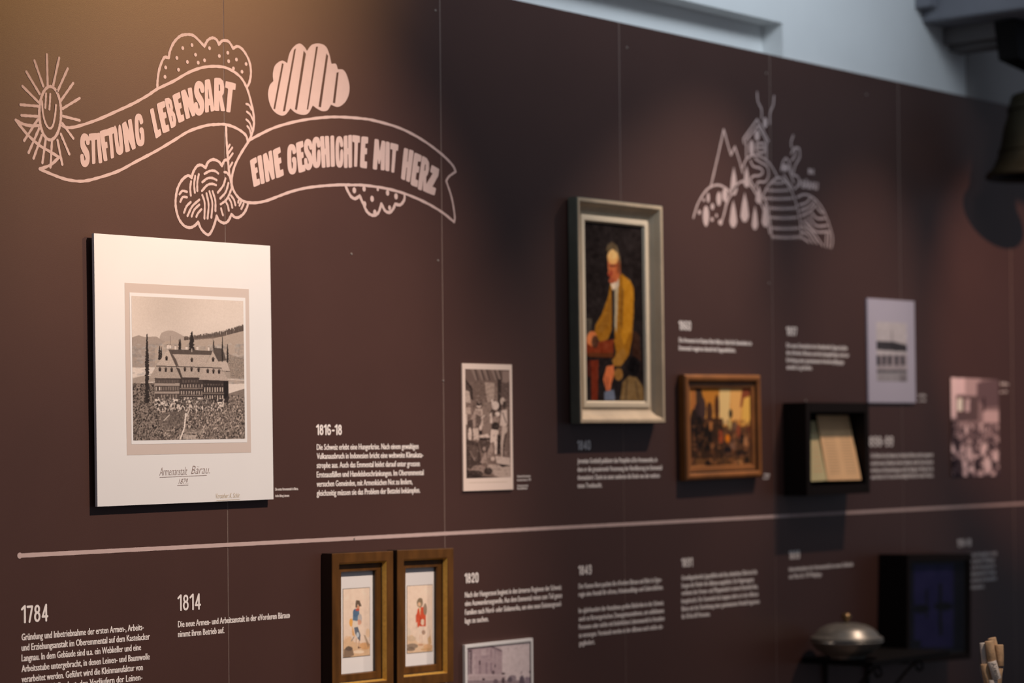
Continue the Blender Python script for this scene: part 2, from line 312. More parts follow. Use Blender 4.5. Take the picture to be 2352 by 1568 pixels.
# hand lettered words
G = {
'I': ([(0,0),(1,0),(1,1),(0,1)],),
'T': ([(0,0),(1,0),(1,.22),(.74,.22),(.7,1),(.26,1),(.3,.22),(0,.22)],),
'L': ([(0,0),(.6,0),(.58,.78),(1,.78),(1,1),(0,1)],),
'E': ([(0,0),(1,0),(1,.2),(.62,.22),(.62,.36),(.92,.36),(.92,.55),(.62,.56),(.62,.78),(1,.78),(1,1),(0,1)],),
'F': ([(0,0),(1,0),(1,.2),(.62,.22),(.62,.4),(.92,.4),(.92,.6),(.62,.6),(.66,1),(0,1)],),
'H': ([(0,0),(.45,0),(.47,.4),(.53,.4),(.53,0),(1,0),(1,1),(.56,1),(.53,.58),(.47,.58),(.45,1),(0,1)],),
'N': ([(0,.02),(.42,0),(.62,.36),(.62,0),(1,0),(1,1),(.64,1),(.42,.6),(.44,1),(0,1)],),
'M': ([(0,0),(.38,0),(.5,.4),(.66,0),(1,0),(1,1),(.66,1),(.64,.62),(.56,.8),(.45,.8),(.36,.62),(.36,1),(0,1)],),
'U': ([(0,0),(.44,0),(.46,.72),(.54,.72),(.56,0),(1,0),(1,.8),(.88,.94),(.5,1),(.14,.94),(0,.8)],),
'Z': ([(.12,0),(1,0),(1,.26),(.6,.72),(1,.72),(.95,1),(0,1),(0,.72),(.42,.26),(.12,.26)],),
'A': ([(.16,0),(.84,0),(1,1),(.6,1),(.58,.8),(.44,.8),(.4,1),(0,1)], [(.48,.3),(.53,.3),(.56,.6),(.46,.6)]),
'R': ([(0,0),(.6,0),(.9,.08),(1,.28),(.92,.46),(.76,.54),(1,1),(.6,1),(.48,.66),(.48,1),(0,1)], [(.46,.2),(.56,.2),(.58,.38),(.46,.4)]),
'B': ([(0,0),(.6,0),(.88,.1),(.9,.35),(.78,.47),(1,.6),(1,.85),(.75,1),(0,1)], [(.44,.2),(.52,.2),(.5,.34),(.45,.36)], [(.46,.62),(.56,.62),(.54,.8),(.46,.82)]),
'C': ([(.5,0),(.85,.05),(1,.2),(1,.36),(.62,.36),(.56,.2),(.48,.2),(.44,.5),(.5,.8),(.56,.8),(.6,.42),(1,.42),(1,.8),(.85,.96),(.5,1),(.15,.94),(0,.75),(0,.25),(.15,.05)],),
'G': ([(.5,0),(.85,.05),(1,.2),(1,.32),(.62,.36),(.56,.2),(.48,.2),(.42,.5),(.46,.8),(.56,.8),(.62,.6),(.5,.6),(.5,.43),(1,.43),(1,.8),(.85,.96),(.5,1),(.15,.94),(0,.75),(0,.25),(.15,.05)],),
'S': ([(.5,0),(.85,.06),(1,.2),(1,.36),(.66,.36),(.57,.2),(.47,.24),(.52,.34),(.9,.52),(1,.7),(.95,.88),(.7,.99),(.35,1),(.08,.9),(0,.75),(0,.6),(.36,.6),(.42,.8),(.53,.8),(.54,.7),(.1,.46),(0,.3),(.05,.12),(.25,.02)],)}
def word(name, tr, items):
    f = Flat(tr, y=-.0009)
    for ch, q in items:
        q = [Vector(p) for p in q]
        def mp(p): u, v = p; return tuple((q[0]*(1-u)+q[1]*u)*(1-v)+(q[3]*(1-u)+q[2]*u)*v)
        def chai(P, r_):
            out = []
            for a_, b_ in zip(P, P[1:]+P[:1]):
                a_, b_ = Vector(a_), Vector(b_); out += [a_*(1-r_)+b_*r_, a_*r_+b_*(1-r_)]
            return out
        g = G[ch]; round_ = ch in 'SGCU'; pr_g = [[mp(p) for p in h] for h in g]
        pr_g = [chai(chai(h, .25 if round_ else .07), .25) for h in pr_g]
        f.poly(pr_g[0], pr_g[1:])
    f.build(name, 'pink')
word('banner_lettering', c1, [('S',((716,1006),(805,998),(808,1305),(722,1315))),('T',((797,1008),(870,1000),(880,1272),(808,1288))),('I',((864,1003),(896,996),(920,1270),(886,1278))),('F',((892,985),(956,966),(985,1245),(932,1258))),('T',((950,970),(1022,942),(1046,1218),(978,1240))),('U',((1015,940),(1090,922),(1115,1195),(1045,1210))),('N',((1093,912),(1182,870),(1222,1140),(1128,1180))),('G',((1203,828),(1280,818),(1306,1118),(1222,1132))),
 ('L',((1345,790),(1402,762),(1452,1018),(1400,1057))),('E',((1405,738),(1480,710),(1525,983),(1463,1007))),('B',((1476,692),(1545,678),(1592,930),(1538,964))),('E',((1546,662),(1616,630),(1660,888),(1605,915))),('N',((1622,620),(1724,588),(1757,842),(1673,880))),('S',((1742,535),(1836,525),(1840,840),(1745,852))),('A',((1828,524),(1900,513),(1930,803),(1843,820))),('R',((1925,503),(2015,508),(2025,806),(1925,802))),('T',((2028,533),(2122,556),(2098,822),(2010,808)))])
word('banner_lettering', c4, [('E',((143,645),(210,610),(250,885),(183,917))),('I',((218,605),(262,588),(297,875),(255,886))),('N',((272,583),(365,543),(398,828),(305,868))),('E',((372,543),(447,508),(487,795),(408,830))),
 ('G',((515,483),(606,475),(616,785),(525,795))),('E',((603,470),(677,448),(702,752),(632,775))),('S',((683,432),(768,424),(776,738),(690,752))),('C',((765,410),(850,402),(856,720),(768,732))),('H',((846,405),(937,400),(949,712),(865,722))),('I',((950,400),(988,396),(997,708),(955,713))),('C',((1000,402),(1078,398),(1082,718),(1003,727))),('H',((1082,402),(1167,388),(1168,718),(1086,723))),('T',((1170,390),(1247,402),(1240,708),(1168,712))),('E',((1260,403),(1330,412),(1315,727),(1245,718))),
 ('M',((1393,428),(1502,455),(1495,747),(1373,735))),('I',((1504,455),(1546,465),(1541,756),(1499,750))),('T',((1552,468),(1632,488),(1610,774),(1540,762))),('H',((1686,518),(1786,550),(1745,867),(1656,830))),('E',((1790,563),(1864,597),(1820,917),(1750,890))),('R',((1868,595),(1948,645),(1912,962),(1822,935))),('Z',((1952,683),(2040,733),(1997,1000),(1893,960)))])
# landscape drawing
f = Flat(c5, y=-.0007)
LW2 = .0085
arcs(f, [[(285,925),(340,690),(400,420)],[(400,420),(435,550),(465,650)],[(465,650),(500,575)],[(500,575),(540,700),(570,810)],
 [(575,505),(640,415),(700,330)],[(700,330),(760,440),(803,525)],[(600,520),(655,450),(705,385)],[(705,385),(750,460),(790,545)],[(575,505),(582,545)],[(603,545),(603,670)],[(785,550),(785,680)],
 [(700,85),(708,170),(740,240),(740,320)],[(852,120),(845,200),(818,265),(815,370)],[(695,545),(765,545)],[(695,545),(700,620),(765,620),(765,545)],[(700,583),(765,583)],
 [(570,760),(610,680),(680,650),(760,680),(830,750),(890,860)],[(640,700),(665,750),(730,770),(752,805),(720,835),(665,840),(642,880),(670,930)],[(680,680),(730,715),(790,755),(802,830),(775,890),(710,895),(685,950)],
 [(125,1215),(170,1080),(250,960),(340,920),(420,950),(470,1000)],[(410,960),(425,1050),(402,1180),(372,1275)],[(400,1190),(430,1080),(480,980),(545,895),(620,905),(690,1000),(740,1100),(780,1210),(815,1360)],
 [(750,1020),(800,925),(885,855),(950,885),(1010,975),(1060,1120),(1090,1280),(1095,1400)],[(750,1020),(790,1100),(815,1250),(835,1395)],
 [(1060,1030),(1130,1005),(1210,1040),(1280,1120),(1340,1250),(1380,1400),(1368,1485)],[(1080,1100),(1140,1080),(1180,1040)],[(1090,1150),(1160,1120),(1215,1070)],[(1095,1200),(1170,1160),(1230,1100)],[(1190,1170),(1240,1220),(1310,1220)],[(1170,1200),(1230,1285),(1330,1285)],[(1140,1220),(1220,1335),(1345,1340)],[(1110,1240),(1200,1340),(1290,1465)],[(1105,1290),(1180,1350),(1240,1445)],[(1105,1345),(1160,1370),(1200,1440)],[(1110,1395),(1165,1435)],[(1240,1120),(1270,1160),(1290,1170)],[(1325,1360),(1318,1475)],[(1350,1350),(1345,1480)],
 [(1025,475),(1005,535),(1010,580)],[(1005,640),(1035,590),(1078,595),(1082,670),(1045,740),(1020,830)],[(915,790),(930,720),(960,680),(990,720),(1010,810)],[(940,830),(985,900),(1020,945)],[(1030,830),(1070,850),(1075,910),(1035,960)],[(1040,600),(1045,650),(1010,700)],[(980,750),(1000,820),(1030,900)]], LW2)
def lens(x, y0, y1, h): f.poly([(x, y0), (x+h*.6, y0+(y1-y0)*.35), (x+h, y0+(y1-y0)*.8), (x+h*.5, y1-8), (x, y1), (x-h*.5, y1-8), (x-h, y0+(y1-y0)*.8), (x-h*.6, y0+(y1-y0)*.35)])
for a in [(490,755,1015,32),(605,745,945,28),(485,1055,1305,34),(588,985,1255,38),(680,1105,1325,28),(715,925,1090,30),(773,1075,1300,32)]: lens(*a)
def ell(x, y, rx, ry, n=14): f.poly([(x+rx*math.cos(2*math.pi*k/n), y+ry*math.sin(2*math.pi*k/n)) for k in range(n)])
for a in [(355,1045,22,65),(240,1200,28,95),(260,1035,13,45),(298,1115,16,30),(220,1055,10,16),(180,1165,14,22),(335,1195,9,18),(295,1230,13,20),(370,1255,20,24),(410,1010,26,60),(700,475,24,48),(650,585,24,70),(772,360,20,50),(950,765,26,36),(1080,900,10,40)]: ell(*a)
for y, xa, xb in [(900,830,945),(968,790,985),(1042,770,1020),(1130,810,1045),(1215,815,1062),(1310,830,1080),(1390,845,1085)]:
    f.ribbon([(xa, y-4), ((xa+xb)/2, y+6), (xb, y-4)], LW2*.55)
    x = xa
    while x < xb: f.ribbon([(x, y-17), (x+2, y+17)], LW2*.5, False); x += 21
f.build('landscape_drawing', 'pink')

# timeline
f = Flat(y=-.0007)
xa = unp(45, 1275)[0]
f.ribbon([(xa+i*.09, ZTL) for i in range(90)], .0122, True, True, .35); f.disc((xa, ZTL), .0085, True)
f.build('timeline_stripe', 'pink')

# ------------------------------------------------------------------ typeset text
_tc = {}
def text_mesh(s, off=0.0, shear=0.0):
    cu = bpy.data.curves.new('t', 'FONT'); cu.body = s; cu.size = 1; cu.resolution_u = 2; cu.offset = off; cu.shear = shear; cu.space_character = 1.0
    o = bpy.data.objects.new('t', cu); C.objects.link(o)
    bpy.context.view_layer.update()
    dg = bpy.context.evaluated_depsgraph_get(); me = bpy.data.meshes.new_from_object(o.evaluated_get(dg))
    v = np.array([tuple(x.co)[:2] for x in me.vertices]); fs = [tuple(p.vertices) for p in me.polygons]
    bpy.data.objects.remove(o); bpy.data.meshes.remove(me)
    return v, fs
CAPH = np.ptp(text_mesh('H')[0][:, 1])
def put_text(lines, name, m, parent=wall, y=-.0008, d=0.0, loc=None, bold=.022, off=.0, shear=0.0):
    """lines: (string, x_left, y_baseline, x_right, cap height px) in photo pixels"""
    V, FS = [], []
    for s, xl, yb, xr, cap in lines:
        X0, Z = unp(xl, yb, d); X1 = unp(xr, yb, d)[0]; Zt = unp(xl, yb-cap, d)[1]
        ang = 0.0
        if loc: (X0, Z), (X1, _), (_, Zt) = loc((X0, Z)), loc(unp(xr, yb, d)), loc(unp(xl, yb-cap, d))
        v, fs = text_mesh(s, off, shear); x0 = v[:, 0].min(); sx = (X1-X0)/(np.ptp(v[:, 0])+2*bold); sz = (Zt-Z)/CAPH
        for k in ((0, 1, 2) if bold > 0 else (0,)):
            b = len(V)
            V += [(X0+(p[0]-x0+bold*k)*sx, y-k*.00006, Z+p[1]*sz) for p in v]; FS += [tuple(b+i for i in q) for q in fs]
    return obj(name, V, FS, m, parent)
Q = put_text
BL = [
 ([('1784',49,1432,110.5,43)], [('Gründung und Inbetriebnahme der ersten Armen-, Arbeits-',49,1470.5,330,15.5),('und Erziehungsanstalt im Oberemmental auf dem Kastelacker',49,1494.5,344,15.5),('Langnau. In dem Gebäude sind u.a. ein Webkeller und eine',49,1518.5,324,15.5),('Arbeitsstube untergebracht, in denen Leinen- und Baumwolle',49,1543,344,15.5),('verarbeitet werden. Geführt wird die Kleinmanufaktur von',49,1567,328,15.5),('der Familie Müller Jost, den Vorläufern der Leinen-',49,1591,327,15.5)]),
 ([('1814',408,1404,461,39.5)], [('Die neue Armen- und Arbeitsanstalt in der «Vorderen Bärau»',408.3,1440.4,665.8,14.5),('nimmt ihren Betrieb auf.',408.3,1463,515,14.5)]),
 ([('1816-18',726.5,999.7,784.8,26)], [('Die Schweiz erlebt eine Hungerkrise. Nach einem gewaltigen',727,1033,961,13.4),('Vulkanausbruch in Indonesien bricht eine weltweite Klimakata-',727,1053.7,971.7,13.4),('strophe aus. Auch das Emmental leidet darauf unter grossen',727,1074.7,963.8,13.4),('Ernteausfällen und Handelsbeschränkungen. Im Oberemmental',727,1096.2,972.8,13.4),('versuchen Gemeinden, mit Armenküchen Not zu lindern,',727,1117.5,947,13.4),('gleichzeitig müssen sie das Problem der Bettelei bekämpfen.',727,1138.6,964.6,13.4)]),
 ([('1820',1067.5,1340,1098.6,24.5)], [('Nach der Hungersnot beginnt in den ärmeren Regionen der Schweiz',1067.5,1372,1289.4,12.5),('eine Auswanderungswelle. Aus dem Emmental reisen zum Teil ganze',1067.5,1391.6,1291,12.5),('Familien nach Nord- oder Südamerika, um eine neue Existenzgrund-',1067.5,1411.8,1290,12.5),('lage zu suchen.',1067.5,1431.5,1121.8,12.5)]),
 ([('1849',1328.5,1321.3,1358.4,23.5)], [('Der Kanton Bern pachtet die «Vordere Bärau» und führt in Eigen-',1328.7,1351.5,1519.8,11.5),('regie eine Anstalt für «Arme, Arbeitsunfähige und Gebrechliche».',1328.7,1370,1523,11.5),('Im «Jahrhundert der Anstalten» greifen Behörden in der Schweiz',1328.7,1407.5,1524,11.5),('auch zu fürsorgerischen Zwangsmassnahmen, um unliebsame',1329,1426.2,1525,11.5),('Personen oder solche mit liederlichem Lebenswandel in Anstalten',1329,1445,1526,11.5),('zu versorgen. Vereinzelt werden in der «Bärau» auch solche ein-',1329,1464,1523,11.5),('gegliedert.',1329.5,1482.5,1366,11.5)]),
 ([('1840',1326,1033.6,1355.8,23.5)], [('Jeremias Gotthelf publiziert das Pamphlet «Die Armennoth», in',1326,1063.8,1509,11.5),('dem er die grassierende Verarmung der Bevölkerung im Emmental',1326,1083,1520,11.5),('thematisiert. Darin ist unter anderem die Rede von der verbrei-',1326,1101.8,1515.6,11.5),('teten Trunksucht.',1326.3,1120.4,1382.4,11.5)]),
 ([('1860',1559,758,1586.5,22.5)], [('Die Armennot im Kanton Bern hält an. Auch die Gemeinden im',1559,785.5,1725.5,10.8),('Emmental reagieren darauf mit Suppenküchen.',1559,803.6,1689,10.8)]),
 ([('1897',1806,770.5,1829.6,21.5)], [('Die neun Gemeinden des Amtsbezirks Signau kaufen',1806,797.3,1945.5,10.2),('die «Vordere Bärau» und das dazugehörige Land zur',1806,814,1949.5,10.2),('Errichtung einer gemeinsamen Armenverpflegungs-',1806,831,1939,10.2),('anstalt zu gründen.',1806.3,847.2,1865.3,10.2)]),
 ([('1891',1565,1303,1590.3,22)], [('Grundlagenbericht: Jugendliche sind das schwächste Glied und die',1565,1332,1738.6,10.8),('Sorgen der Kinder der «Bärau» ausgeliefert. Der Regierungsrat',1565,1349.6,1731.3,10.8),('verbietet der Armen- und Pflegeanstalt in seinem Entscheid dies,',1565,1366.8,1741,10.8),('hergebracht. Die Gemeinde hat Langnau zieht es in der «Bärau»',1565,1385,1741.7,10.8),('Bärau mit der Einrichtung einer gemeinsamen Anstalt begonnen',1565.3,1403,1744,10.8),('für 50 bis 60 Personen.',1565.3,1420.8,1630.8,10.8)]),
 ([('1899',1812,1285,1836.6,21)], [('Inbetriebnahme der Armenanstalt im neuen Gebäude',1812,1311.8,1959.2,10),('mit Platz für 370 Pfleglinge.',1812,1328.8,1887.7,10)]),
 ([('1914-18',2199,1257,2230,19.5)], [('In den Kriegsjahren steigt',2226.5,1278.5,2289.6,9.5),('die Zahl der Pfleglinge',2226.5,1293.3,2284.3,9.5),('an, die Versorgung mit',2226.5,1307.8,2285.5,9.5),('Lebensmitteln ist knapp',2226.6,1322.4,2286.7,9.5),('und viele der Bewohner',2226.6,1337.4,2289.7,9.5),('erkranken.',2226.8,1353.2,2261,9.5)]),
 ([('1898-99',1990,1026,2051,25)], [('Die Pläne für den Neubau der Anstalt in Bärau werden umgesetzt',2000.5,1050.8,2142.7,9.5),('und die ersten Gebäude auf dem Gelände erstellt. Dazu kommen',2000.5,1067.8,2142.7,9.5),('der Bau von Wasserleitungen und die Anlage der Wege für das',2000.5,1084.2,2143,9.5),('neue Heim. Der Grosse Rat bewilligt Mittel für weitere Häuser.',2000.7,1099.5,2144,9.5)]),
]
def arc(cx_, cy_, rx, ry, n=16, a0=0, a1=360): return [(cx_+rx*math.cos(R(a0+(a1-a0)*i/n)), cy_+ry*math.sin(R(a0+(a1-a0)*i/n))) for i in range(n+1)]
SIX = [(.84,.14),(.72,.05),(.5,.03),(.26,.09),(.13,.28),(.11,.55),(.14,.78),(.28,.93),(.5,.97),(.74,.92),(.88,.76),(.88,.66),(.76,.53),(.5,.48),(.28,.52),(.12,.62)]
DG = {'1': (.62, [[(.0,.2),(.42,.04)],[(.5,.02),(.5,.98)]]), '7': (.9, [[(.06,.07),(.86,.07)],[(.86,.07),(.38,.98)]]), '8': (1, [arc(.5,.26,.33,.2),arc(.5,.71,.39,.25)]),
 '4': (1, [[(.7,.98),(.7,.03)],[(.7,.03),(.08,.72)],[(.08,.73),(.95,.73)]]), '6': (1, [SIX]), '9': (1, [[(1-a, 1-b) for a, b in SIX]]),
 '2': (1, [[(.12,.27),(.2,.1),(.5,.03),(.8,.12),(.86,.3),(.7,.5),(.35,.74),(.12,.94)],[(.1,.94),(.9,.94)]]), '0': (1, [[(.5,.03),(.8,.1),(.9,.3),(.9,.7),(.8,.9),(.5,.97),(.2,.9),(.1,.7),(.1,.3),(.2,.1),(.5,.03)]]), '-': (.75, [[(.15,.58),(.7,.58)]])}
def year(s_, xl, yb, xr, cap):
    X0, Z = unp(xl, yb); X1 = unp(xr, yb)[0]; H_ = unp(xl, yb-cap)[1]-Z
    gap = .16; tot = sum(DG[c][0] for c in s_)+gap*(len(s_)-1); u = (X1-X0)/tot; x = X0; f = Flat(y=-.0009); wd = H_*(.125 if cap > 30 else .16)
    for c in s_:
        for st in DG[c][1]:
            pts = [(x+(.07+a*.86)*u, Z+wd*.45+(1-b)*(H_-wd*.9)) for a, b in st]
            f.ribbon(pts, wd, len(pts) > 3, True, 0)
        x += (DG[c][0]+gap)*u
    f.build('year_heading', 'white_print')
for hd, pg in BL:
    year(*hd[0])
    Q(pg, 'paragraph_text', 'white_print', bold=.034, off=.002)
for cp in [[('Die erste Armenanstalt in Bärau.',631.7,1126.3,685,6.2),('Archiv Stiftung Lebensart',631.7,1141.3,664,5.8)],
           [('Heinrich Pestalozzi',1187.5,1096,1218,5),('bei den Armen 1799',1187.5,1104.4,1219,5),('Schweizerische',1187.5,1117.4,1213,4.6),('Nationalbibliothek',1187.5,1123.6,1211,4.6)],
           [('Armensuppe',1754,1092,1767.5,6),('um 1850',1752,1100,1765,5)],
           [('Anstalt Bärau',2109,910,2126.5,6),('um 1900',2109,922,2126,5)],
           [('Schulklasse',2296.5,884,2316,7),('um 1910',2296.5,902,2313,6)]]:
    Q(cp, 'caption_text', 'white_print', bold=.03)
Q([('IN',1856,399,1869,12),('BÄRAU',1841,431,1879,17)], 'caption_text', 'pink', bold=.05, off=.02)

# ------------------------------------------------------------------ painter for the printed pictures
rng = np.random.default_rng(7)
class Paint:
    def __init__(s, W, H, tocv, base):
        s.W, s.H = W, H; s.t = tocv; s.a = np.ones((H, W, 3))*np.array(base, float)/255
        s.yy, s.xx = np.mgrid[0:H, 0:W]+.5
    def sub(s, pts):
        n = len(pts); xs = [p[0] for p in pts]; ys = [p[1] for p in pts]
        x0, x1 = max(0, int(min(xs))-1), min(s.W, int(max(xs))+2); y0, y1 = max(0, int(min(ys))-1), min(s.H, int(max(ys))+2)
        if x1 <= x0 or y1 <= y0: return None
        X = s.xx[y0:y1, x0:x1]; Y = s.yy[y0:y1, x0:x1]; r = np.zeros(X.shape, bool)
        for i in range(n):
            ax, ay = pts[i]; bx_, by = pts[(i+1) % n]
            if ay == by: continue
            r ^= ((ay > Y) != (by > Y)) & (X < (bx_-ax)*(Y-ay)/(by-ay)+ax)
        return y0, y1, x0, x1, r
    def fillp(s, pts, col, al=1.0, nz=0.0):
        q = s.sub(pts)
        if q is None: return
        y0, y1, x0, x1, r = q; c = np.array(col, float)/255; k = (r*al)[..., None]
        cc = c if nz == 0 else np.clip(c*(1+nz*rng.standard_normal(r.shape+(1,))), 0, 1)
        s.a[y0:y1, x0:x1] = s.a[y0:y1, x0:x1]*(1-k)+cc*k
    def poly(s, pts, col, al=1.0, nz=0.0): s.fillp([s.t(p) for p in pts], col, al, nz)
    def quad(s, x0, y0, x1, y1, col, al=1.0, nz=0.0): s.poly([(x0, y0), (x1, y0), (x1, y1), (x0, y1)], col, al, nz)
    def ell(s, x, y, rx, ry, col, al=1.0, nz=0.0, rot=0):
        c, q = math.cos(rot), math.sin(rot)
        s.poly([(x+rx*math.cos(a)*c-ry*math.sin(a)*q, y+rx*math.cos(a)*q+ry*math.sin(a)*c) for a in np.linspace(0, 2*math.pi, 20)[:-1]], col, al, nz)
    def line(s, pts, wd, col, al=1.0):
        for a, b in zip(pts[:-1], pts[1:]):
            d = Vector(b)-Vector(a)
            if d.length < 1e-6: continue
            n = Vector((-d[1], d[0])).normalized()*wd/2
            s.poly([(a[0]+n[0], a[1]+n[1]), (b[0]+n[0], b[1]+n[1]), (b[0]-n[0], b[1]-n[1]), (a[0]-n[0], a[1]-n[1])], col, al)
    def noise(s, cell, amt, m=None, col=None):
        h, w_ = int(s.H/cell)+2, int(s.W/cell)+2; g = rng.standard_normal((h, w_))
        Y = s.yy/cell; X = s.xx/cell; y0 = Y.astype(int).clip(0, h-2); x0 = X.astype(int).clip(0, w_-2); fy = Y-y0; fx = X-x0
        n = (g[y0, x0]*(1-fx)+g[y0, x0+1]*fx)*(1-fy)+(g[y0+1, x0]*(1-fx)+g[y0+1, x0+1]*fx)*fy
        n = n[..., None]*amt
        if m is not None: n = n*m[..., None]
        s.a = np.clip(s.a+n, 0, 1)
    def blur(s, k=1):
        for _ in range(k):
            p = np.pad(s.a, ((1, 1), (1, 1), (0, 0)), 'edge')
            s.a = (p[:-2, 1:-1]+p[2:, 1:-1]+p[1:-1, :-2]+p[1:-1, 2:]+4*p[1:-1, 1:-1])/8
    def mesh(s, name, u0, v0, u1, v1, y, parent, gain=1.0):
        W, H = s.W, s.H; us = np.linspace(u0, u1, W); vv = np.linspace(v1, v0, H)
        co = np.zeros((H, W, 3), np.float32); co[..., 0] = us[None, :]; co[..., 1] = y; co[..., 2] = vv[:, None]
        me = bpy.data.meshes.new(name); me.vertices.add(W*H); me.vertices.foreach_set('co', co.ravel())
        i = (np.arange(H-1)[:, None]*W+np.arange(W-1)[None, :]).ravel()
        q = np.stack([i+W, i+W+1, i+1, i], 1).astype(np.int32); nf = len(q)
        me.loops.add(nf*4); me.loops.foreach_set('vertex_index', q.ravel()); me.polygons.add(nf)
        me.polygons.foreach_set('loop_start', np.arange(nf, dtype=np.int32)*4)
        me.update(calc_edges=True)
        c = np.ones((H, W, 4), np.float32); c[..., :3] = np.clip(lin(np.clip(s.a, 0, 1))*gain, 0, .95)
        at = me.color_attributes.new('Col', 'FLOAT_COLOR', 'POINT'); at.data.foreach_set('color', c.ravel())
        me.materials.append(M['picture']); me.validate()
        return link(name, me, parent)

class Rect:
    """rectangle hung on the wall, from its front-face corner pixels"""
    def __init__(s, name, label, cat, px, d, group=None):
        P = [Vector(unp(*p, d)) for p in px]; s.d = d
        s.c = sum(P, Vector((0, 0)))/4; e = (P[1]-P[0])+(P[2]-P[3]); g = (P[0]-P[3])+(P[1]-P[2])
        s.ang = math.atan2(e[1], e[0]); s.w = e.length/2; s.h = g.length/2
        s.o = thing(name, label, cat, (s.c[0], 0, s.c[1]-s.h/2), (0, -s.ang, 0), group)
    def loc(s, q):
        dx, dz = q[0]-s.c[0], q[1]-(s.c[1]); ca, sa = math.cos(-s.ang), math.sin(-s.ang)
        return (dx*ca-dz*sa, dx*sa+dz*ca+s.h/2)
    def px(s, x, y, d=None): return s.loc(unp(x, y, s.d if d is None else d))
    def rect(s, corners, d):
        P = [s.px(*p, d) for p in corners]
        return (P[0][0]+P[3][0])/2, (P[2][1]+P[3][1])/2, (P[1][0]+P[2][0])/2, (P[0][1]+P[1][1])/2
    def painter(s, corners, d, W, H, tr, base):
        r = s.rect(corners, d); s.pr = r
        def tocv(p):
            u, v = s.px(*tr(p), d); return ((u-r[0])/(r[2]-r[0])*W, (r[3]-v)/(r[3]-r[1])*H)
        return Paint(W, H, tocv, base)
    def plate(s, name, r, y0, y1, m, bev=0): return box(name, (r[0], y1, r[1]), (r[2], y0, r[3]), m, s.o, bev)
    def full(s): return (-s.w/2, 0, s.w/2, s.h)
    def frame(s, name, prof, m, r=None, mats=None):
        """mitred frame: prof = (inset, depth) list"""
        r = r or s.full(); V = []; FS = []
        for ins, dp in prof: V += [(r[0]+ins, -dp, r[1]+ins), (r[2]-ins, -dp, r[1]+ins), (r[2]-ins, -dp, r[3]-ins), (r[0]+ins, -dp, r[3]-ins)]
        mi = []
        for i in range(len(prof)-1):
            for k in range(4): k2 = (k+1) % 4; FS.append((i*4+k, i*4+k2, (i+1)*4+k2, (i+1)*4+k)); mi.append(mats[i] if mats else 0)
        o = obj(name, V, FS, m, s.o)
        for p, q in zip(o.data.polygons, mi): p.material_index = q
        return o

# ---- 1 large print of the poorhouse
r = Rect('mounted_photo_print', 'large white mounted sepia print of a big gabled house, beneath the banner drawing', 'print', [(220, 536.5), (624, 564), (628, 1147), (223, 1163)], .024)
box('board', (-r.w/2, -.024, 0), (r.w/2, -.014, r.h), 'paper', r.o, .0005)
for sx in (-1, 1):
    for zz in (.12, r.h-.12): box('spacer', (sx*r.w*.35-.02, -.014, zz-.02), (sx*r.w*.35+.02, 0, zz+.02), 'board_edge', r.o)
g = r.rect([(288, 650), (574, 663), (577, 1037), (293, 1047)], .0242); box('grey_mount', (g[0], -.0244, g[1]), (g[2], -.0240, g[3]), 'mat', r.o)
M['mount_grey'] = mat('mount_grey', L3(206, 192, 184), .75); bpy.data.objects['grey_mount'].data.materials[0] = M['mount_grey']
g = r.rect([(299.6, 672.5), (566, 683), (568, 1015.5), (303, 1020)], .0247); o_ = box('white_border', (g[0], -.0249, g[1]), (g[2], -.0245, g[3]), 'paper', r.o)
k3 = crop(280, 640, 3.734)
p = r.painter([(304.3, 680), (561.5, 690.5), (563, 1007), (307, 1011.5)], .025, 320, 400, k3, (206, 194, 184))
# sky gradient of the old photograph
p.a = p.a*(1-.10*np.exp(-((p.xx/p.W-.3)**2+(p.yy/p.H-0)**2)/.08))[..., None]; p.noise(60, .012)
p.poly([(330,500),(345,465),(390,446),(440,444),(480,462),(530,490),(640,520),(640,620),(330,620)], (158,145,136))
p.poly([(90,505),(150,485),(200,500),(300,495),(340,520),(420,560),(420,760),(90,760)], (150,137,128))
p.poly([(290,600),(380,540),(470,525),(600,530),(700,520),(800,500),(900,480),(1060,430),(1060,900),(290,900)], (163,148,136))
for i in range(230):
    x = 540+i*2.3+rng.uniform(-2, 2); yb = 520-(x-540)*.10-(max(0, x-850))*.15; h = 8+(x-540)*.05+rng.uniform(0, 18)
    p.line([(x, yb+8), (x, yb-h)], 4, (72,62,57), .8)
p.poly([(540,500),(640,525),(800,510),(900,488),(900,470),(800,495),(640,512)], (95,82,75), .8)
for i in range(500):
    x = rng.uniform(90, 1060); y = rng.uniform(560, 900); p.ell(x, y, rng.uniform(6, 28), rng.uniform(4, 14), (rng.choice([95,120,180,140]),)*3, .22)
p.poly([(790,590),(870,600),(900,700),(830,710),(790,640)], (62,54,50), .85)
p.poly([(900,640),(1060,690),(1060,860),(920,850)], (120,108,98), .7, .25)
p.poly([(90,850),(290,815),(290,880),(90,900)], (150,138,128)); p.line([(95,850),(200,825),(290,830)], 9, (190,178,168))
p.line([(900,860),(1060,872)], 8, (190,178,168)); 
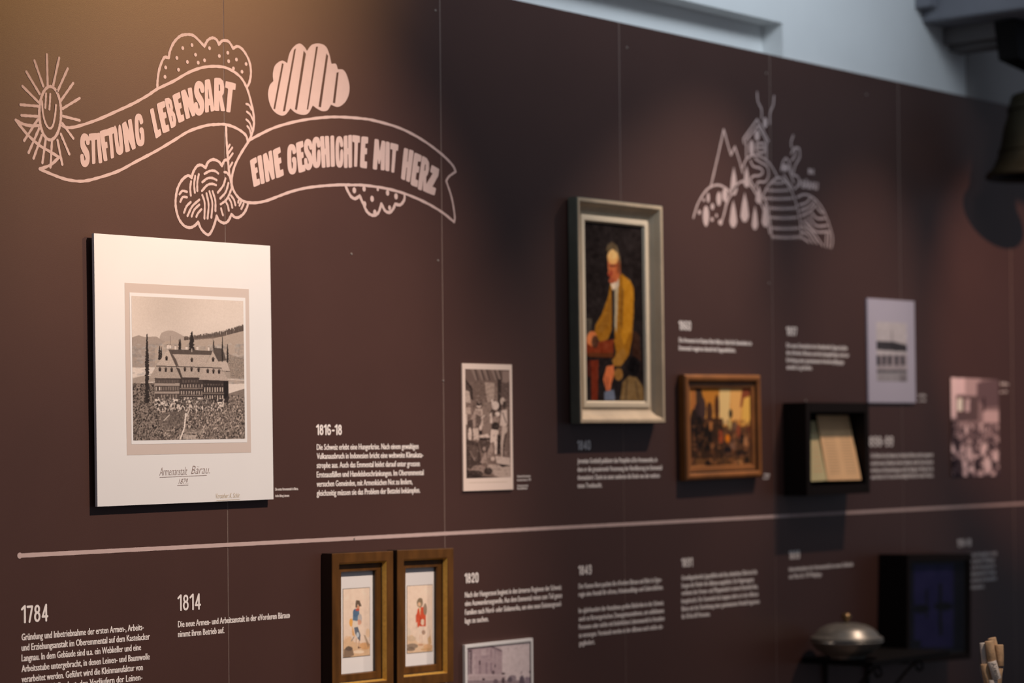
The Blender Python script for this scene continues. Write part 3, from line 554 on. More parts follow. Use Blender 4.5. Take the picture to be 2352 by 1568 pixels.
# garden ground
p.poly([(90,895),(290,890),(290,1040),(520,1060),(900,1060),(900,990),(1060,940),(1060,1400),(90,1400)], (118,106,98), 1, .1)
for i in range(5200):
    x = rng.uniform(90, 1060); y = rng.uniform(900, 1390)
    if y < 1080 and 285 < x < 900: continue
    if y < 1000 and x > 880: continue
    dk = rng.random(); c = (40,34,33) if dk < .36 else ((84,74,68) if dk < .68 else (185,170,158))
    if x < 330: c = tuple(int(v*.8) for v in c)
    p.ell(x, y, rng.uniform(2, 7), rng.uniform(3, 11), c, .7)
p.poly([(340,1150),(500,1110),(560,1130),(545,1260),(330,1290)], (92,82,76), .55)
p.line([(365,1215),(415,1165)], 9, (180,168,158)); p.line([(555,1150),(540,1280),(505,1375)], 13, (212,200,190)); p.line([(585,1120),(560,1180)], 9, (190,178,168))
p.poly([(530,1330),(640,1340),(640,1375),(530,1372)], (188,175,165), .7); p.poly([(540,1290),(700,1290),(700,1330),(540,1330)], (150,138,128), .5)
# poplars
def poplar(x, y0, y1, w_):
    for i in range(int((y1-y0)/3)):
        t = i/((y1-y0)/3); p.ell(x+rng.uniform(-w_*.35, w_*.35)*(.3+t), y0+i*3, w_*(.25+.75*min(1, t*2.5))*.5, 6, (38,33,32), .9)
poplar(222, 478, 1065, 26); poplar(604, 458, 615, 30); poplar(497, 520, 610, 11); poplar(508, 515, 610, 9); poplar(330, 580, 695, 16); poplar(345, 585, 690, 8); poplar(866, 490, 710, 9); poplar(910, 565, 720, 12); poplar(793, 530, 610, 8)
p.line([(421,490),(421,580)], 3, (100,90,84)); p.line([(785,510),(785,620)], 3, (100,90,84))
# house: walls
DK = (52,44,42)
p.poly([(290,850),(520,850),(500,1030),(290,1030)], (70,61,57)); p.poly([(500,845),(710,850),(710,1040),(500,1040)], (56,48,46)); p.poly([(700,868),(918,872),(918,1060),(700,1060)], (46,39,38))
p.poly([(878,875),(918,875),(912,1000),(878,1050)], (30,26,26))
# roofs
RF = (168,154,144)
p.poly([(435,610),(775,620),(712,755),(492,752)], RF, 1, .07); p.poly([(410,605),(780,618),(770,655),(430,645)], (66,57,53), .9)
p.poly([(405,603),(470,690),(492,752),(520,850),(500,760)], (88,77,71)); p.poly([(402,603),(440,680),(470,752),(300,745)], (175,161,150), 1, .06)
p.poly([(402,603),(425,620),(492,745),(470,752)], (80,70,65))
p.poly([(300,748),(470,752),(515,858),(285,850),(245,845)], (158,145,135), 1, .08)
p.poly([(492,755),(712,762),(665,850),(520,845)], (160,147,137), 1, .08); p.poly([(470,760),(500,770),(525,848),(512,855)], (62,54,50))
p.poly([(785,622),(860,765),(712,760)], (172,158,147), 1, .06); p.poly([(840,712),(905,712),(932,792),(865,790)], (176,162,152), 1, .05); p.poly([(870,795),(933,798),(933,855),(905,855)], (150,138,128))
p.poly([(712,762),(862,768),(920,876),(665,865)], (166,152,142), 1, .07)
p.line([(300,748),(490,754),(712,760),(862,767)], 6, (45,38,36)); p.line([(285,853),(515,858)], 5, DK); p.line([(520,848),(665,850)], 5, DK); p.line([(665,867),(918,878)], 6, DK); p.line([(862,790),(933,796)], 4, DK)
def dorm(x, y, s_=1):
    p.ell(x, y-12*s_, 13*s_, 16*s_, (120,108,100)); p.poly([(x-13*s_, y-14*s_), (x, y-32*s_), (x+13*s_, y-14*s_)], (70,61,57)); p.quad(x-8*s_, y-14*s_, x+8*s_, y+10*s_, (38,32,31))
for x, y in [(332,785),(383,787),(433,788),(546,785),(603,785),(663,788),(741,800),(790,802),(838,804),(389,690),(605,705),(787,700)]: dorm(x, y)
for x, y, h in [(400,600,32),(420,598,28),(465,608,30),(560,608,24),(653,612,30),(749,618,30)]: p.quad(x-8, y-h, x+8, y, (205,192,182)); p.quad(x-9, y-h-4, x+9, y-h, (90,80,75))
p.line([(605,600),(605,630)], 8, (190,178,168))
# balcony bands and windows
for y0, y1 in [(895,918),(965,985)]: p.quad(286, y0, 500, y1, (150,137,128)); 
p.quad(500, 935, 700, 945, (112,100,93)); p.quad(500, 995, 700, 1003, (112,100,93)); p.quad(700, 975, 880, 990, (98,87,81))
def wins(x0, x1, n, y0, y1, c=(178,164,153)):
    for i in range(n): x = x0+(x1-x0)*i/(n-1); p.quad(x-4, y0, x+4, y1, c); p.quad(x+6, y0, x+10, y1, (95,84,78))
wins(345, 485, 8, 925, 958, (120,108,100)); wins(300, 480, 9, 870, 892, (88,77,72)); wins(300, 330, 2, 925, 958, (200,188,178)); wins(345, 470, 6, 992, 1020, (140,127,118))
wins(520, 690, 8, 905, 932, (150,137,128)); wins(515, 690, 9, 962, 992, (160,146,137)); wins(530, 650, 6, 868, 890, (88,77,72))
wins(716, 868, 8, 930, 970); wins(716, 868, 8, 998, 1030); wins(716, 860, 7, 900, 915, (80,70,66))
p.quad(288, 1038, 450, 1088, (202,190,180)); p.quad(500, 1015, 700, 1040, (190,177,167)); p.poly([(820,1055),(880,1055),(878,1095),(845,1098)], (205,193,183)); p.quad(315, 1052, 342, 1070, (60,52,50)); p.quad(420, 1055, 440, 1070, (60,52,50)); p.quad(838, 1068, 860, 1080, (50,44,42))
for i in range(420):
    x = rng.uniform(290, 880); y = rng.uniform(1020, 1130); c = (45,39,37) if rng.random() < .5 else (205,192,182); p.ell(x, y, rng.uniform(3, 8), rng.uniform(5, 15), c, .75)
for x, y, rx, ry in [(385,1035,45,30),(530,1050,40,35),(625,1045,25,30),(690,1060,30,30),(760,1060,35,25)]: 
    for i in range(70): p.ell(x+rng.normal()*rx*.5, y+rng.normal()*ry*.5, 5, 7, (60,53,50) if rng.random() < .65 else (130,118,110), .7)
p.blur(1); p.noise(2.5, .010)
p.a = .06+p.a*.96; p.mesh('photograph', *r.pr, -.0252, r.o, gain=1.08)
T = lambda q: r.loc(q)
Q([('Armenanstalt',368,1092,432,19),('Bärau.',441,1088,484,19),('1879.',412,1111,434,12)], 'handwriting', 'pencil', r.o, -.0247, .0247, T, bold=.0, off=-.012, shear=.35)
Q([('Vorsteher: K. Schär.',498,1144,553,11)], 'handwriting', 'faint', r.o, -.0247, .0247, T, bold=.0, off=0, shear=.35)
f = Flat(ID, .0247, -.0247, r.loc)
for a, b in [((369,1095.8),(476.5,1091)),((409,1114.2),(434,1113.2))]: f.ribbon([a, b], .0011, False)
f.build('underline', 'pencil', r.o)
f = Flat(ID, .0247, -.0247, r.loc); f.ribbon([(499,1149),(552,1146.5)], .001, False); f.build('underline', 'faint', r.o)

# ---- 2 engraving
r = Rect('engraving_print', 'small cream engraving of figures in a vaulted room, left of the grey-framed portrait', 'print', [(1062, 834), (1176.3, 837), (1179, 1124), (1065, 1127.8)], .006)
box('board', (-r.w/2, -.006, 0), (r.w/2, -.0002, r.h), 'mat', r.o, .0004)
M['cream'] = mat('cream_paper', L3(240, 220, 208), .75, var=.01); bpy.data.objects[r.o.children[0].name].data.materials[0] = M['cream']
ke = crop(1040, 820, 4.9)
p = r.painter([(1068.6, 846.5), (1170, 850), (1173.7, 1095.5), (1071.6, 1098)], .0062, 150, 300, ke, (128,108,100))
D1, D2, LG, WH = (52,42,40), (88,73,68), (170,148,138), (222,200,188)
p.poly([(140,130),(640,145),(640,270),(140,280)], (118,99,92))
for x in (200, 270, 330, 420, 470): p.poly([(x,130),(x+45,132),(x+85,262),(x+55,262)], (160,140,130), .6); p.line([(x+48,132),(x+85,262)], 12, D1, .7)
p.poly([(560,160),(640,160),(640,260),(590,300),(555,280)], LG, .6)
p.poly([(140,240),(215,330),(215,480),(140,440)], D2); p.line([(145,270),(215,355),(220,480)], 16, D1)
p.poly([(145,370),(190,390),(205,520),(150,510)], (205,184,172)); p.poly([(148,560),(205,570),(210,640),(150,640)], (195,172,160)); p.quad(148, 640, 165, 760, WH)
p.quad(230, 280, 380, 700, (120,101,93)); p.poly([(360,285),(470,290),(465,470),(400,520),(380,450)], (182,160,148)); 
p.quad(505, 250, 545, 640, D1, .8); p.quad(545, 290, 640, 560, (105,88,82)); p.quad(470, 330, 505, 600, (150,130,120), .7)
p.poly([(335,500),(430,520),(430,860),(340,860)], (150,130,120), .8)
for i in range(260): p.ell(rng.uniform(150, 640), rng.uniform(280, 700), 10, 5, D1 if rng.random() < .5 else LG, .3)
def fig(x, y, h, c, sk=WH, lean=0): # small figure in the engraving
    p.ell(x+lean, y, h*.055, h*.06, sk); p.ell(x+lean*.9, y-h*.035, h*.06, h*.04, D1); p.poly([(x-h*.09+lean*.6, y+h*.08), (x+h*.09+lean*.6, y+h*.08), (x+h*.11, y+h*.5), (x-h*.11, y+h*.5)], c)
fig(295, 545, 460, (200,178,166)); p.poly([(245,600),(320,600),(330,720),(290,800),(230,800),(205,690)], LG); p.poly([(260,640),(330,680),(300,800),(260,790)], D2, .8); p.line([(320,690),(360,655)], 14, WH); p.poly([(165,720),(225,700),(235,900),(165,960)], D2)
p.ell(195, 870, 22, 80, WH); p.poly([(225,800),(290,800),(300,930),(235,930)], (210,188,176)); p.ell(315, 795, 18, 28, WH); p.quad(295, 830, 330, 870, D1)
p.poly([(300,880),(395,860),(420,905),(300,910)], WH); p.quad(300, 908, 425, 935, D1); p.poly([(290,940),(430,940),(400,1060),(330,1080)], D2)
p.ell(480, 545, 40, 50, (225,205,194)); p.poly([(430,480),(455,480),(470,600),(450,590)], (225,205,194)); p.ell(450, 630, 35, 45, D2); p.poly([(415,640),(440,620),(450,740),(420,750)], WH); p.ell(485, 700, 40, 40, LG, .8); p.ell(480, 780, 42, 50, (60,50,47)); p.ell(505, 640, 30, 25, (232,212,200))
p.poly([(430,810),(515,820),(495,1090),(475,1090),(465,950),(440,960),(420,960)], (228,206,194)); p.poly([(440,960),(400,1040),(390,1120),(420,1130),(460,1050)], LG)
p.ell(560, 495, 28, 42, (200,180,168)); p.ell(580, 540, 20, 45, (75,63,58)); p.poly([(545,600),(610,590),(620,720),(600,780),(530,770),(540,680)], (222,200,188)); p.line([(560,620),(600,740)], 12, D1, .6); p.poly([(555,770),(610,780),(610,840),(580,870),(560,1000),(565,1120),(545,1120),(540,960)], (205,183,171)); p.line([(600,860),(575,1000),(560,1190)], 9, D1); p.poly([(500,870),(540,880),(535,1090),(500,1090)], D1)
p.quad(610, 600, 645, 1100, (112,94,87), .6)
p.poly([(155,920),(290,960),(330,1200),(260,1250),(155,1250)], (78,64,60)); p.line([(200,1060),(250,1160)], 10, LG); p.poly([(190,980),(290,1010),(280,1150),(200,1120)], (120,101,93), .6)
p.poly([(310,1180),(370,1060),(390,1180),(330,1195)], LG); p.ell(355, 1030, 18, 25, LG)
p.poly([(480,1110),(640,1130),(645,1220),(500,1210)], (208,187,176)); p.poly([(400,1200),(650,1230),(650,1350),(520,1350),(380,1280)], (190,169,158)); p.poly([(490,1195),(640,1215),(560,1235)], D1)
p.ell(290, 1260, 80, 50, LG, .7); p.ell(250, 1310, 90, 40, D1, .8); p.ell(400, 1280, 50, 40, D1, .8); p.ell(450, 1140, 25, 25, WH, .8); p.poly([(155,1250),(240,1330),(520,1350),(155,1362)], D1, .8)
for i in range(700): p.ell(rng.uniform(145, 650), rng.uniform(400, 1350), rng.uniform(3, 12), rng.uniform(3, 10), [D1, D2, LG, WH][rng.integers(4)], .28)
p.blur(2); p.mesh('engraved_picture', *r.pr, -.0063, r.o)
f = Flat(ke, .0062, -.0063, r.loc); f.ribbon([(185,1412),(620,1400)], .0009, False); f.build('caption_line', 'faint', r.o)

# ---- 3 grey framed portrait
kp = crop(1270, 430, 2.751)
r = Rect('framed_portrait', 'tall oil painting of a standing man in an ochre coat in a grey frame', 'painting', [(1326, 451.8), (1523.4, 471.8), (1529.2, 972.4), (1334, 971.6)], .05)
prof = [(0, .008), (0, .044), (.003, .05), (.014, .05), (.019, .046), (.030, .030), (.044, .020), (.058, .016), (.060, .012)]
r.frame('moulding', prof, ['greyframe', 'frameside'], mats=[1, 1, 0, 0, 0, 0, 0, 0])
ir = (-r.w/2+.058, .058, r.w/2-.058, r.h-.058)
pd = .012
pr_ = r.rect([(1337, 512), (1482, 522), (1485, 919), (1341, 920)], pd)
r.frame('liner', [(0, .012), (0, .0215), (.004, .0225), (.018, .0225), (.024, .0125)], 'liner', ir)
r.plate('backing', (-r.w/2+.01, .01, r.w/2-.01, r.h-.01), 0, -.0085, 'frameside')
p = r.painter([(1337, 512), (1482, 522), (1485, 919), (1341, 920)], pd, 150, 360, kp, (30,23,22))
# paint extends to the liner edge
lr = (ir[0]+.022, ir[1]+.022, ir[2]-.022, ir[3]-.022)
_t = lambda q: (lambda u, v: ((u-lr[0])/(lr[2]-lr[0])*150, (lr[3]-v)/(lr[3]-lr[1])*360))(*r.px(*kp(q), pd))
p.t = _t
p.noise(40, .012); p.noise(12, .008)
p.poly([(180,985),(385,960),(385,1050),(360,1075),(180,1055)], (120,48,22)); p.poly([(180,1045),(385,1045),(385,1075),(180,1068)], (92,46,20)); p.poly([(180,1090),(240,1090),(240,1195),(180,1190)], (70,26,18)); p.poly([(240,1090),(290,1090),(285,1345),(245,1345)], (112,42,22))
p.poly([(205,825),(250,830),(235,940),(225,975),(205,975)], (92,86,74), .8); p.ell(222, 880, 16, 40, (60,54,48), .7)
p.poly([(365,600),(350,690),(310,800),(270,870),(262,930),(300,975),(350,960),(372,900),(385,960),(400,1040),(380,1120),(430,1130),(480,1060),(500,960),(512,780),(512,640),(490,590),(435,545),(400,590)], (150,98,22))
p.poly([(440,560),(500,610),(510,700),(495,900),(450,1000),(430,930),(445,760)], (178,120,26)); p.poly([(360,690),(340,800),(290,880),(300,930),(350,880),(372,760)], (140,92,26)); p.poly([(430,620),(450,650),(440,900),(420,860)], (120,78,22), .8)
p.poly([(385,620),(415,600),(410,760),(402,920),(390,880)], (168,152,122)); p.poly([(372,650),(388,640),(392,960),(374,960)], (28,24,28))
p.poly([(365,610),(400,560),(415,540),(412,620),(380,655)], (222,200,172)); p.poly([(395,590),(415,530),(420,620),(400,650)], (190,172,150))
p.poly([(345,440),(400,420),(430,470),(430,540),(405,600),(375,600),(350,540)], (176,92,52)); p.ell(382, 440, 38, 48, (214,158,92)); p.ell(378, 425, 28, 34, (228,178,112)); p.ell(362, 545, 16, 22, (150,62,40)); p.ell(378, 497, 24, 6, (96,48,30)); p.poly([(352,500),(362,540),(352,548)], (196,118,70)); p.ell(372, 590, 20, 18, (160,78,50)); p.ell(418, 500, 12, 50, (120,66,40))
p.poly([(335,400),(345,365),(375,345),(405,370),(425,430),(410,420),(380,390),(350,410)], (92,76,54)); p.poly([(400,380),(425,440),(428,500),(415,450)], (120,98,68))
p.ell(250, 955, 32, 48, (198,112,62)); p.ell(268, 975, 22, 40, (60,40,30), .8); p.ell(228, 960, 14, 35, (205,120,70))
p.poly([(375,1090),(400,1060),(440,1010),(470,1060),(430,1130),(385,1130)], (150,104,40))
p.poly([(340,1130),(385,1120),(390,1180),(370,1240),(362,1300),(345,1300),(330,1260),(318,1210)], (205,112,66)); p.line([(350,1190),(350,1300)], 4, (120,52,34)); p.line([(334,1190),(335,1270)], 4, (120,52,34))
p.poly([(325,1290),(385,1275),(400,1345),(325,1345)], (104,112,130)); p.poly([(385,1240),(420,1240),(430,1345),(395,1345)], (34,28,30))
p.ell(415, 1180, 28, 40, (140,98,46)); p.poly([(440,1230),(480,1190),(530,1200),(570,1260),(580,1345),(425,1345)], (120,94,58)); p.line([(470,1210),(460,1340)], 8, (70,54,36)); p.line([(520,1220),(540,1340)], 8, (78,60,40)); p.ell(510, 1130, 35, 60, (12,9,10)); p.poly([(505,900),(545,930),(560,1100),(500,1060)], (52,30,20))
p.noise(7, .02); p.blur(3); p.noise(3, .014)
p.mesh('painted_canvas', *lr, -.0128, r.o, gain=1.3)

# ---- 4 brown framed painting
kb = crop(1550, 850, 5.6)
r = Rect('framed_genre_painting', 'landscape-format oil painting of a crowd before a golden sky, in a red-brown wooden frame', 'painting', [(1575, 859), (1751, 861.5), (1752.5, 1095), (1578.5, 1104.5)], .034)
r.frame('moulding', [(0, .002), (0, .026), (.006, .032), (.014, .034), (.022, .032), (.0275, .026), (.028, .018), (.033, .018), (.034, .022), (.05, .019), (.053, .012)], ['wood2', 'groove'], mats=[0, 0, 0, 0, 0, 1, 1, 0, 0, 0])
r.plate('backing', (-r.w/2+.005, .005, r.w/2-.005, r.h-.005), 0, -.008, 'groove')
lr4 = (-r.w/2+.052, .052, r.w/2-.052, r.h-.052)
p = Paint(150, 150, None, (86,58,36))
p.t = lambda q: (lambda u, v: ((u-lr4[0])/(lr4[2]-lr4[0])*150, (lr4[3]-v)/(lr4[3]-lr4[1])*150))(*r.px(*kb(q), .012))
p.quad(200, 200, 1100, 720, (176,120,56)); p.poly([(320,230),(600,230),(560,450),(380,480)], (168,108,42)); p.poly([(580,225),(720,225),(700,700),(600,700),(560,500)], (212,170,112)); p.poly([(720,225),(880,225),(850,640),(720,640)], (205,150,84)); p.poly([(880,360),(1040,310),(1060,700),(860,700)], (214,156,74)); p.poly([(870,230),(1060,225),(1030,310),(890,360),(870,470),(840,480)], (120,62,40)); p.quad(1005, 225, 1060, 270, (200,156,110))
p.quad(215, 225, 270, 600, (150,92,48)); p.poly([(270,225),(340,225),(380,420),(400,600),(290,640)], (56,42,34)); 
p.quad(200, 620, 620, 1300, (52,36,26)); p.quad(200, 1130, 1100, 1320, (96,64,38)); p.quad(620, 760, 1060, 1110, (78,52,36))
for x, y, w_, h, c in [(300,560,50,280,(46,34,34)),(360,500,45,300,(60,44,42)),(450,540,40,260,(56,36,28)),(545,480,32,330,(62,36,22)),(250,700,50,400,(34,26,24)),(320,800,60,430,(28,22,20)),(430,880,50,400,(24,20,18)),(470,720,22,130,(170,108,56)),(595,850,30,180,(150,64,38)),(480,970,24,70,(150,98,62)),(680,880,32,110,(204,112,24)),(705,700,24,160,(176,150,92)),(720,560,22,120,(22,24,22)),(770,720,40,120,(96,72,56)),(755,960,42,130,(112,82,66)),(820,780,26,180,(128,62,40)),(865,880,34,120,(26,24,24)),(920,920,34,140,(160,110,72)),(960,760,40,90,(104,52,36)),(1000,840,40,120,(142,78,48)),(1035,900,28,260,(44,26,20)),(680,1020,50,90,(26,22,24)),(840,1060,90,60,(34,26,22)),(930,1150,40,80,(26,22,18)),(560,1220,110,50,(52,34,22)),(820,1180,60,60,(150,104,62)),(430,1200,40,90,(24,20,18)),(700,1230,90,40,(128,84,46))]: p.ell(x, y, w_, h*.5, c, .92)
for i in range(260): p.ell(rng.uniform(230, 1050), rng.uniform(640, 1270), rng.uniform(8, 24), rng.uniform(12, 40), [(30,22,20),(120,72,40),(150,96,60),(70,44,32),(44,32,28)][rng.integers(5)], .4)
p.quad(225, 1210, 400, 1250, (140,96,60), .6)
p.blur(2); p.mesh('painted_canvas', *lr4, -.0125, r.o, gain=1.6)

# ---- 5 pale board with photo
kw = crop(1970, 670, 5.806)
r = Rect('mounted_photo_print', 'pale lavender mounted print of a long building, above the black document box', 'print', [(1992.4, 684.6), (2100.9, 691.5), (2103.5, 925), (1995.8, 924)], .009)
box('board', (-r.w/2, -.009, 0), (r.w/2, -.0003, r.h), 'lav', r.o, .0004)
p = r.painter([(2013, 739), (2083, 741), (2083.5, 877), (2014, 874.5)], .0092, 90, 140, kw, (205,198,200))
p.poly([(255,655),(440,665),(460,660),(655,710),(655,800),(255,770)], (70,68,72)); p.line([(455,510),(455,670)], 14, (150,145,148)); p.quad(250, 840, 660, 980, (165,155,160))
for x in (280, 355, 430, 520, 600): p.quad(x-20, 850, x+20, 980, (62,60,66))
p.quad(250, 985, 660, 1040, (178,168,172)); p.quad(250, 1040, 660, 1075, (104,102,106)); p.quad(250, 1075, 660, 1200, (165,160,164)); p.poly([(560,1100),(660,1100),(660,1195),(560,1195)], (140,134,138))
p.noise(6, .02); p.blur(2); p.mesh('photograph', *r.pr, -.0093, r.o, gain=.95)

# ---- 6 crowd photo
kq = crop(2160, 850, 6.03)
r = Rect('crowd_photo_print', 'small unframed black and white photo of a crowded hall, rightmost picture on the wall', 'print', [(2183, 868), (2292.7, 870), (2295, 1094), (2186.5, 1093)], .004)
box('board', (-r.w/2, -.004, 0), (r.w/2, -.0002, r.h), 'ink', r.o)
p = r.painter([(2183, 868), (2292.7, 870), (2295, 1094), (2186.5, 1093)], .0042, 110, 160, kq, (128,112,114))
p.quad(140, 100, 215, 660, (200,180,180)); p.quad(215, 110, 340, 340, (196,176,178)); p.poly([(340,110),(560,120),(500,360),(340,360)], (160,142,144)); p.poly([(500,180),(800,120),(810,500),(600,520),(500,380)], (98,84,88)); p.quad(590, 560, 805, 730, (175,155,156)); p.quad(230, 360, 520, 700, (92,80,82)); p.quad(235, 385, 305, 570, (222,204,190)); p.quad(345, 400, 405, 580, (178,160,162)); p.quad(585, 380, 610, 570, (50,42,46)); p.quad(140, 700, 240, 960, (58,50,54)); p.quad(240, 720, 380, 1000, (168,148,148))
p.quad(140, 740, 820, 1480, (84,72,76), .5)
for i in range(210):
    x = rng.uniform(170, 810); y = rng.uniform(740, 1450); s_ = .6+(y-740)/900
    p.ell(x, y+30*s_, 26*s_, 50*s_, [(56,48,54),(150,132,134),(196,176,176),(74,64,70),(40,34,40)][rng.integers(5)], .8); p.ell(x, y-22*s_, 13*s_, 18*s_, (205,184,182), .85); p.ell(x, y-36*s_, 13*s_, 9*s_, (46,40,44), .85)
for x, y, a, b in [(400,1150,45,110),(590,1100,40,90),(640,1330,45,110),(340,1310,40,50),(420,1370,40,40),(760,1180,40,80),(165,1080,24,60),(360,820,24,60),(560,760,26,30)]: p.ell(x, y, a, b, (208,188,188), .85)
for x, y, a, b in [(230,1330,80,120),(500,1300,40,90),(740,1310,40,60),(240,1050,40,90),(720,1060,26,60)]: p.ell(x, y, a, b, (46,40,46), .75)
p.blur(2); p.a = np.clip((p.a-.45)*1.25+.5, 0, 1); p.mesh('photograph', *r.pr, -.0043, r.o, gain=1.15)

# ---- 7 street photo at the bottom
kz = crop(1040, 1440, 10.69)
r = Rect('white_framed_photo', 'black and white photo of street buildings in a thin white frame at the bottom edge', 'photo', [(1068, 1481), (1224, 1464.8), (1225.5, 1633), (1070, 1655)], .012)
r.frame('frame', [(0, .001), (0, .012), (.0105, .012), (.0108, .008)], 'paper')
r.frame('inner_rim', [(.0105, .0075), (.0105, .0112), (.0125, .0112), (.0125, .0075)], 'ink')
lr7 = (-r.w/2+.012, .012, r.w/2-.012, r.h-.012)
p = Paint(170, 170, None, (214,200,202))
p.t = lambda q: (lambda u, v: ((u-lr7[0])/(lr7[2]-lr7[0])*170, (lr7[3]-v)/(lr7[3]-lr7[1])*170))(*r.px(*kz(q), .0085))
p.poly([(370,400),(950,450),(1210,590),(1210,1140),(370,1200)], (180,160,166)); p.poly([(370,400),(960,490),(1210,600),(1200,560),(1000,470)], (120,104,112), .7); p.quad(370, 560, 470, 1180, (110,94,102)); 
for i in range(16): p.quad(390, 620+i*36, 440, 636+i*36, (206,188,192)); p.quad(480, 660+i*31, 550, 674+i*31, (205,188,192))
p.poly([(690,560),(760,540),(820,560),(810,690),(700,690)], (196,178,182)); p.quad(640, 820, 685, 930, (84,68,76)); p.quad(640, 930, 690, 1130, (160,140,148)); p.quad(805, 860, 850, 1140, (156,136,144)); p.quad(920, 880, 960, 1100, (150,130,140)); p.quad(1020, 910, 1050, 980, (100,84,92)); p.poly([(700,700),(850,700),(850,760),(700,760)], (160,142,150), .6); p.quad(930, 520, 945, 760, (150,130,138)); p.quad(1030, 540, 1045, 780, (156,138,146))
p.line([(940,490),(1200,600)], 24, (140,122,130)); p.quad(380, 1150, 1210, 1200, (196,178,182)); p.quad(380, 1200, 1300, 1290, (186,168,172)); p.ell(755, 1282, 34, 30, (64,50,56)); p.ell(990, 1110, 40, 45, (110,94,100)); p.ell(1235, 1140, 45, 26, (92,78,82)); p.poly([(360,1300),(1900,1300),(1900,2400),(360,2400)], (150,134,140)); p.ell(1050, 1340, 60, 70, (120,104,112)); p.ell(1235, 1310, 40, 80, (90,76,82)); p.ell(1460, 1250, 95, 80, (150,136,144)); p.ell(1400, 1290, 60, 70, (110,98,108)); p.poly([(1620,1400),(1640,1230),(1700,1170),(1750,1250),(1760,1400)], (104,92,104)); p.poly([(1660,1140),(1690,1070),(1700,1100),(1670,1150)], (120,106,114)); p.quad(1770, 1220, 1900, 1400, (150,134,146)); p.poly([(1860,1100),(1910,1030),(1910,1160)], (120,108,114))
for i in range(60): p.ell(rng.uniform(380, 1880), rng.uniform(1450, 2300), rng.uniform(20, 60), rng.uniform(40, 110), [(80,68,74),(170,152,156),(120,106,112)][rng.integers(3)], .6)
p.line([(1260,520),(1390,530)], 14, (176,164,168), .7); p.line([(1440,515),(1560,518)], 14, (184,172,176), .7); p.line([(1640,508),(1720,505)], 14, (176,164,168), .7)
p.noise(5, .02); p.blur(1); p.mesh('photograph', *lr7, -.0088, r.o)
r.plate('backing', (-r.w/2+.003, .003, r.w/2-.003, r.h-.003), 0, -.0072, 'ink')

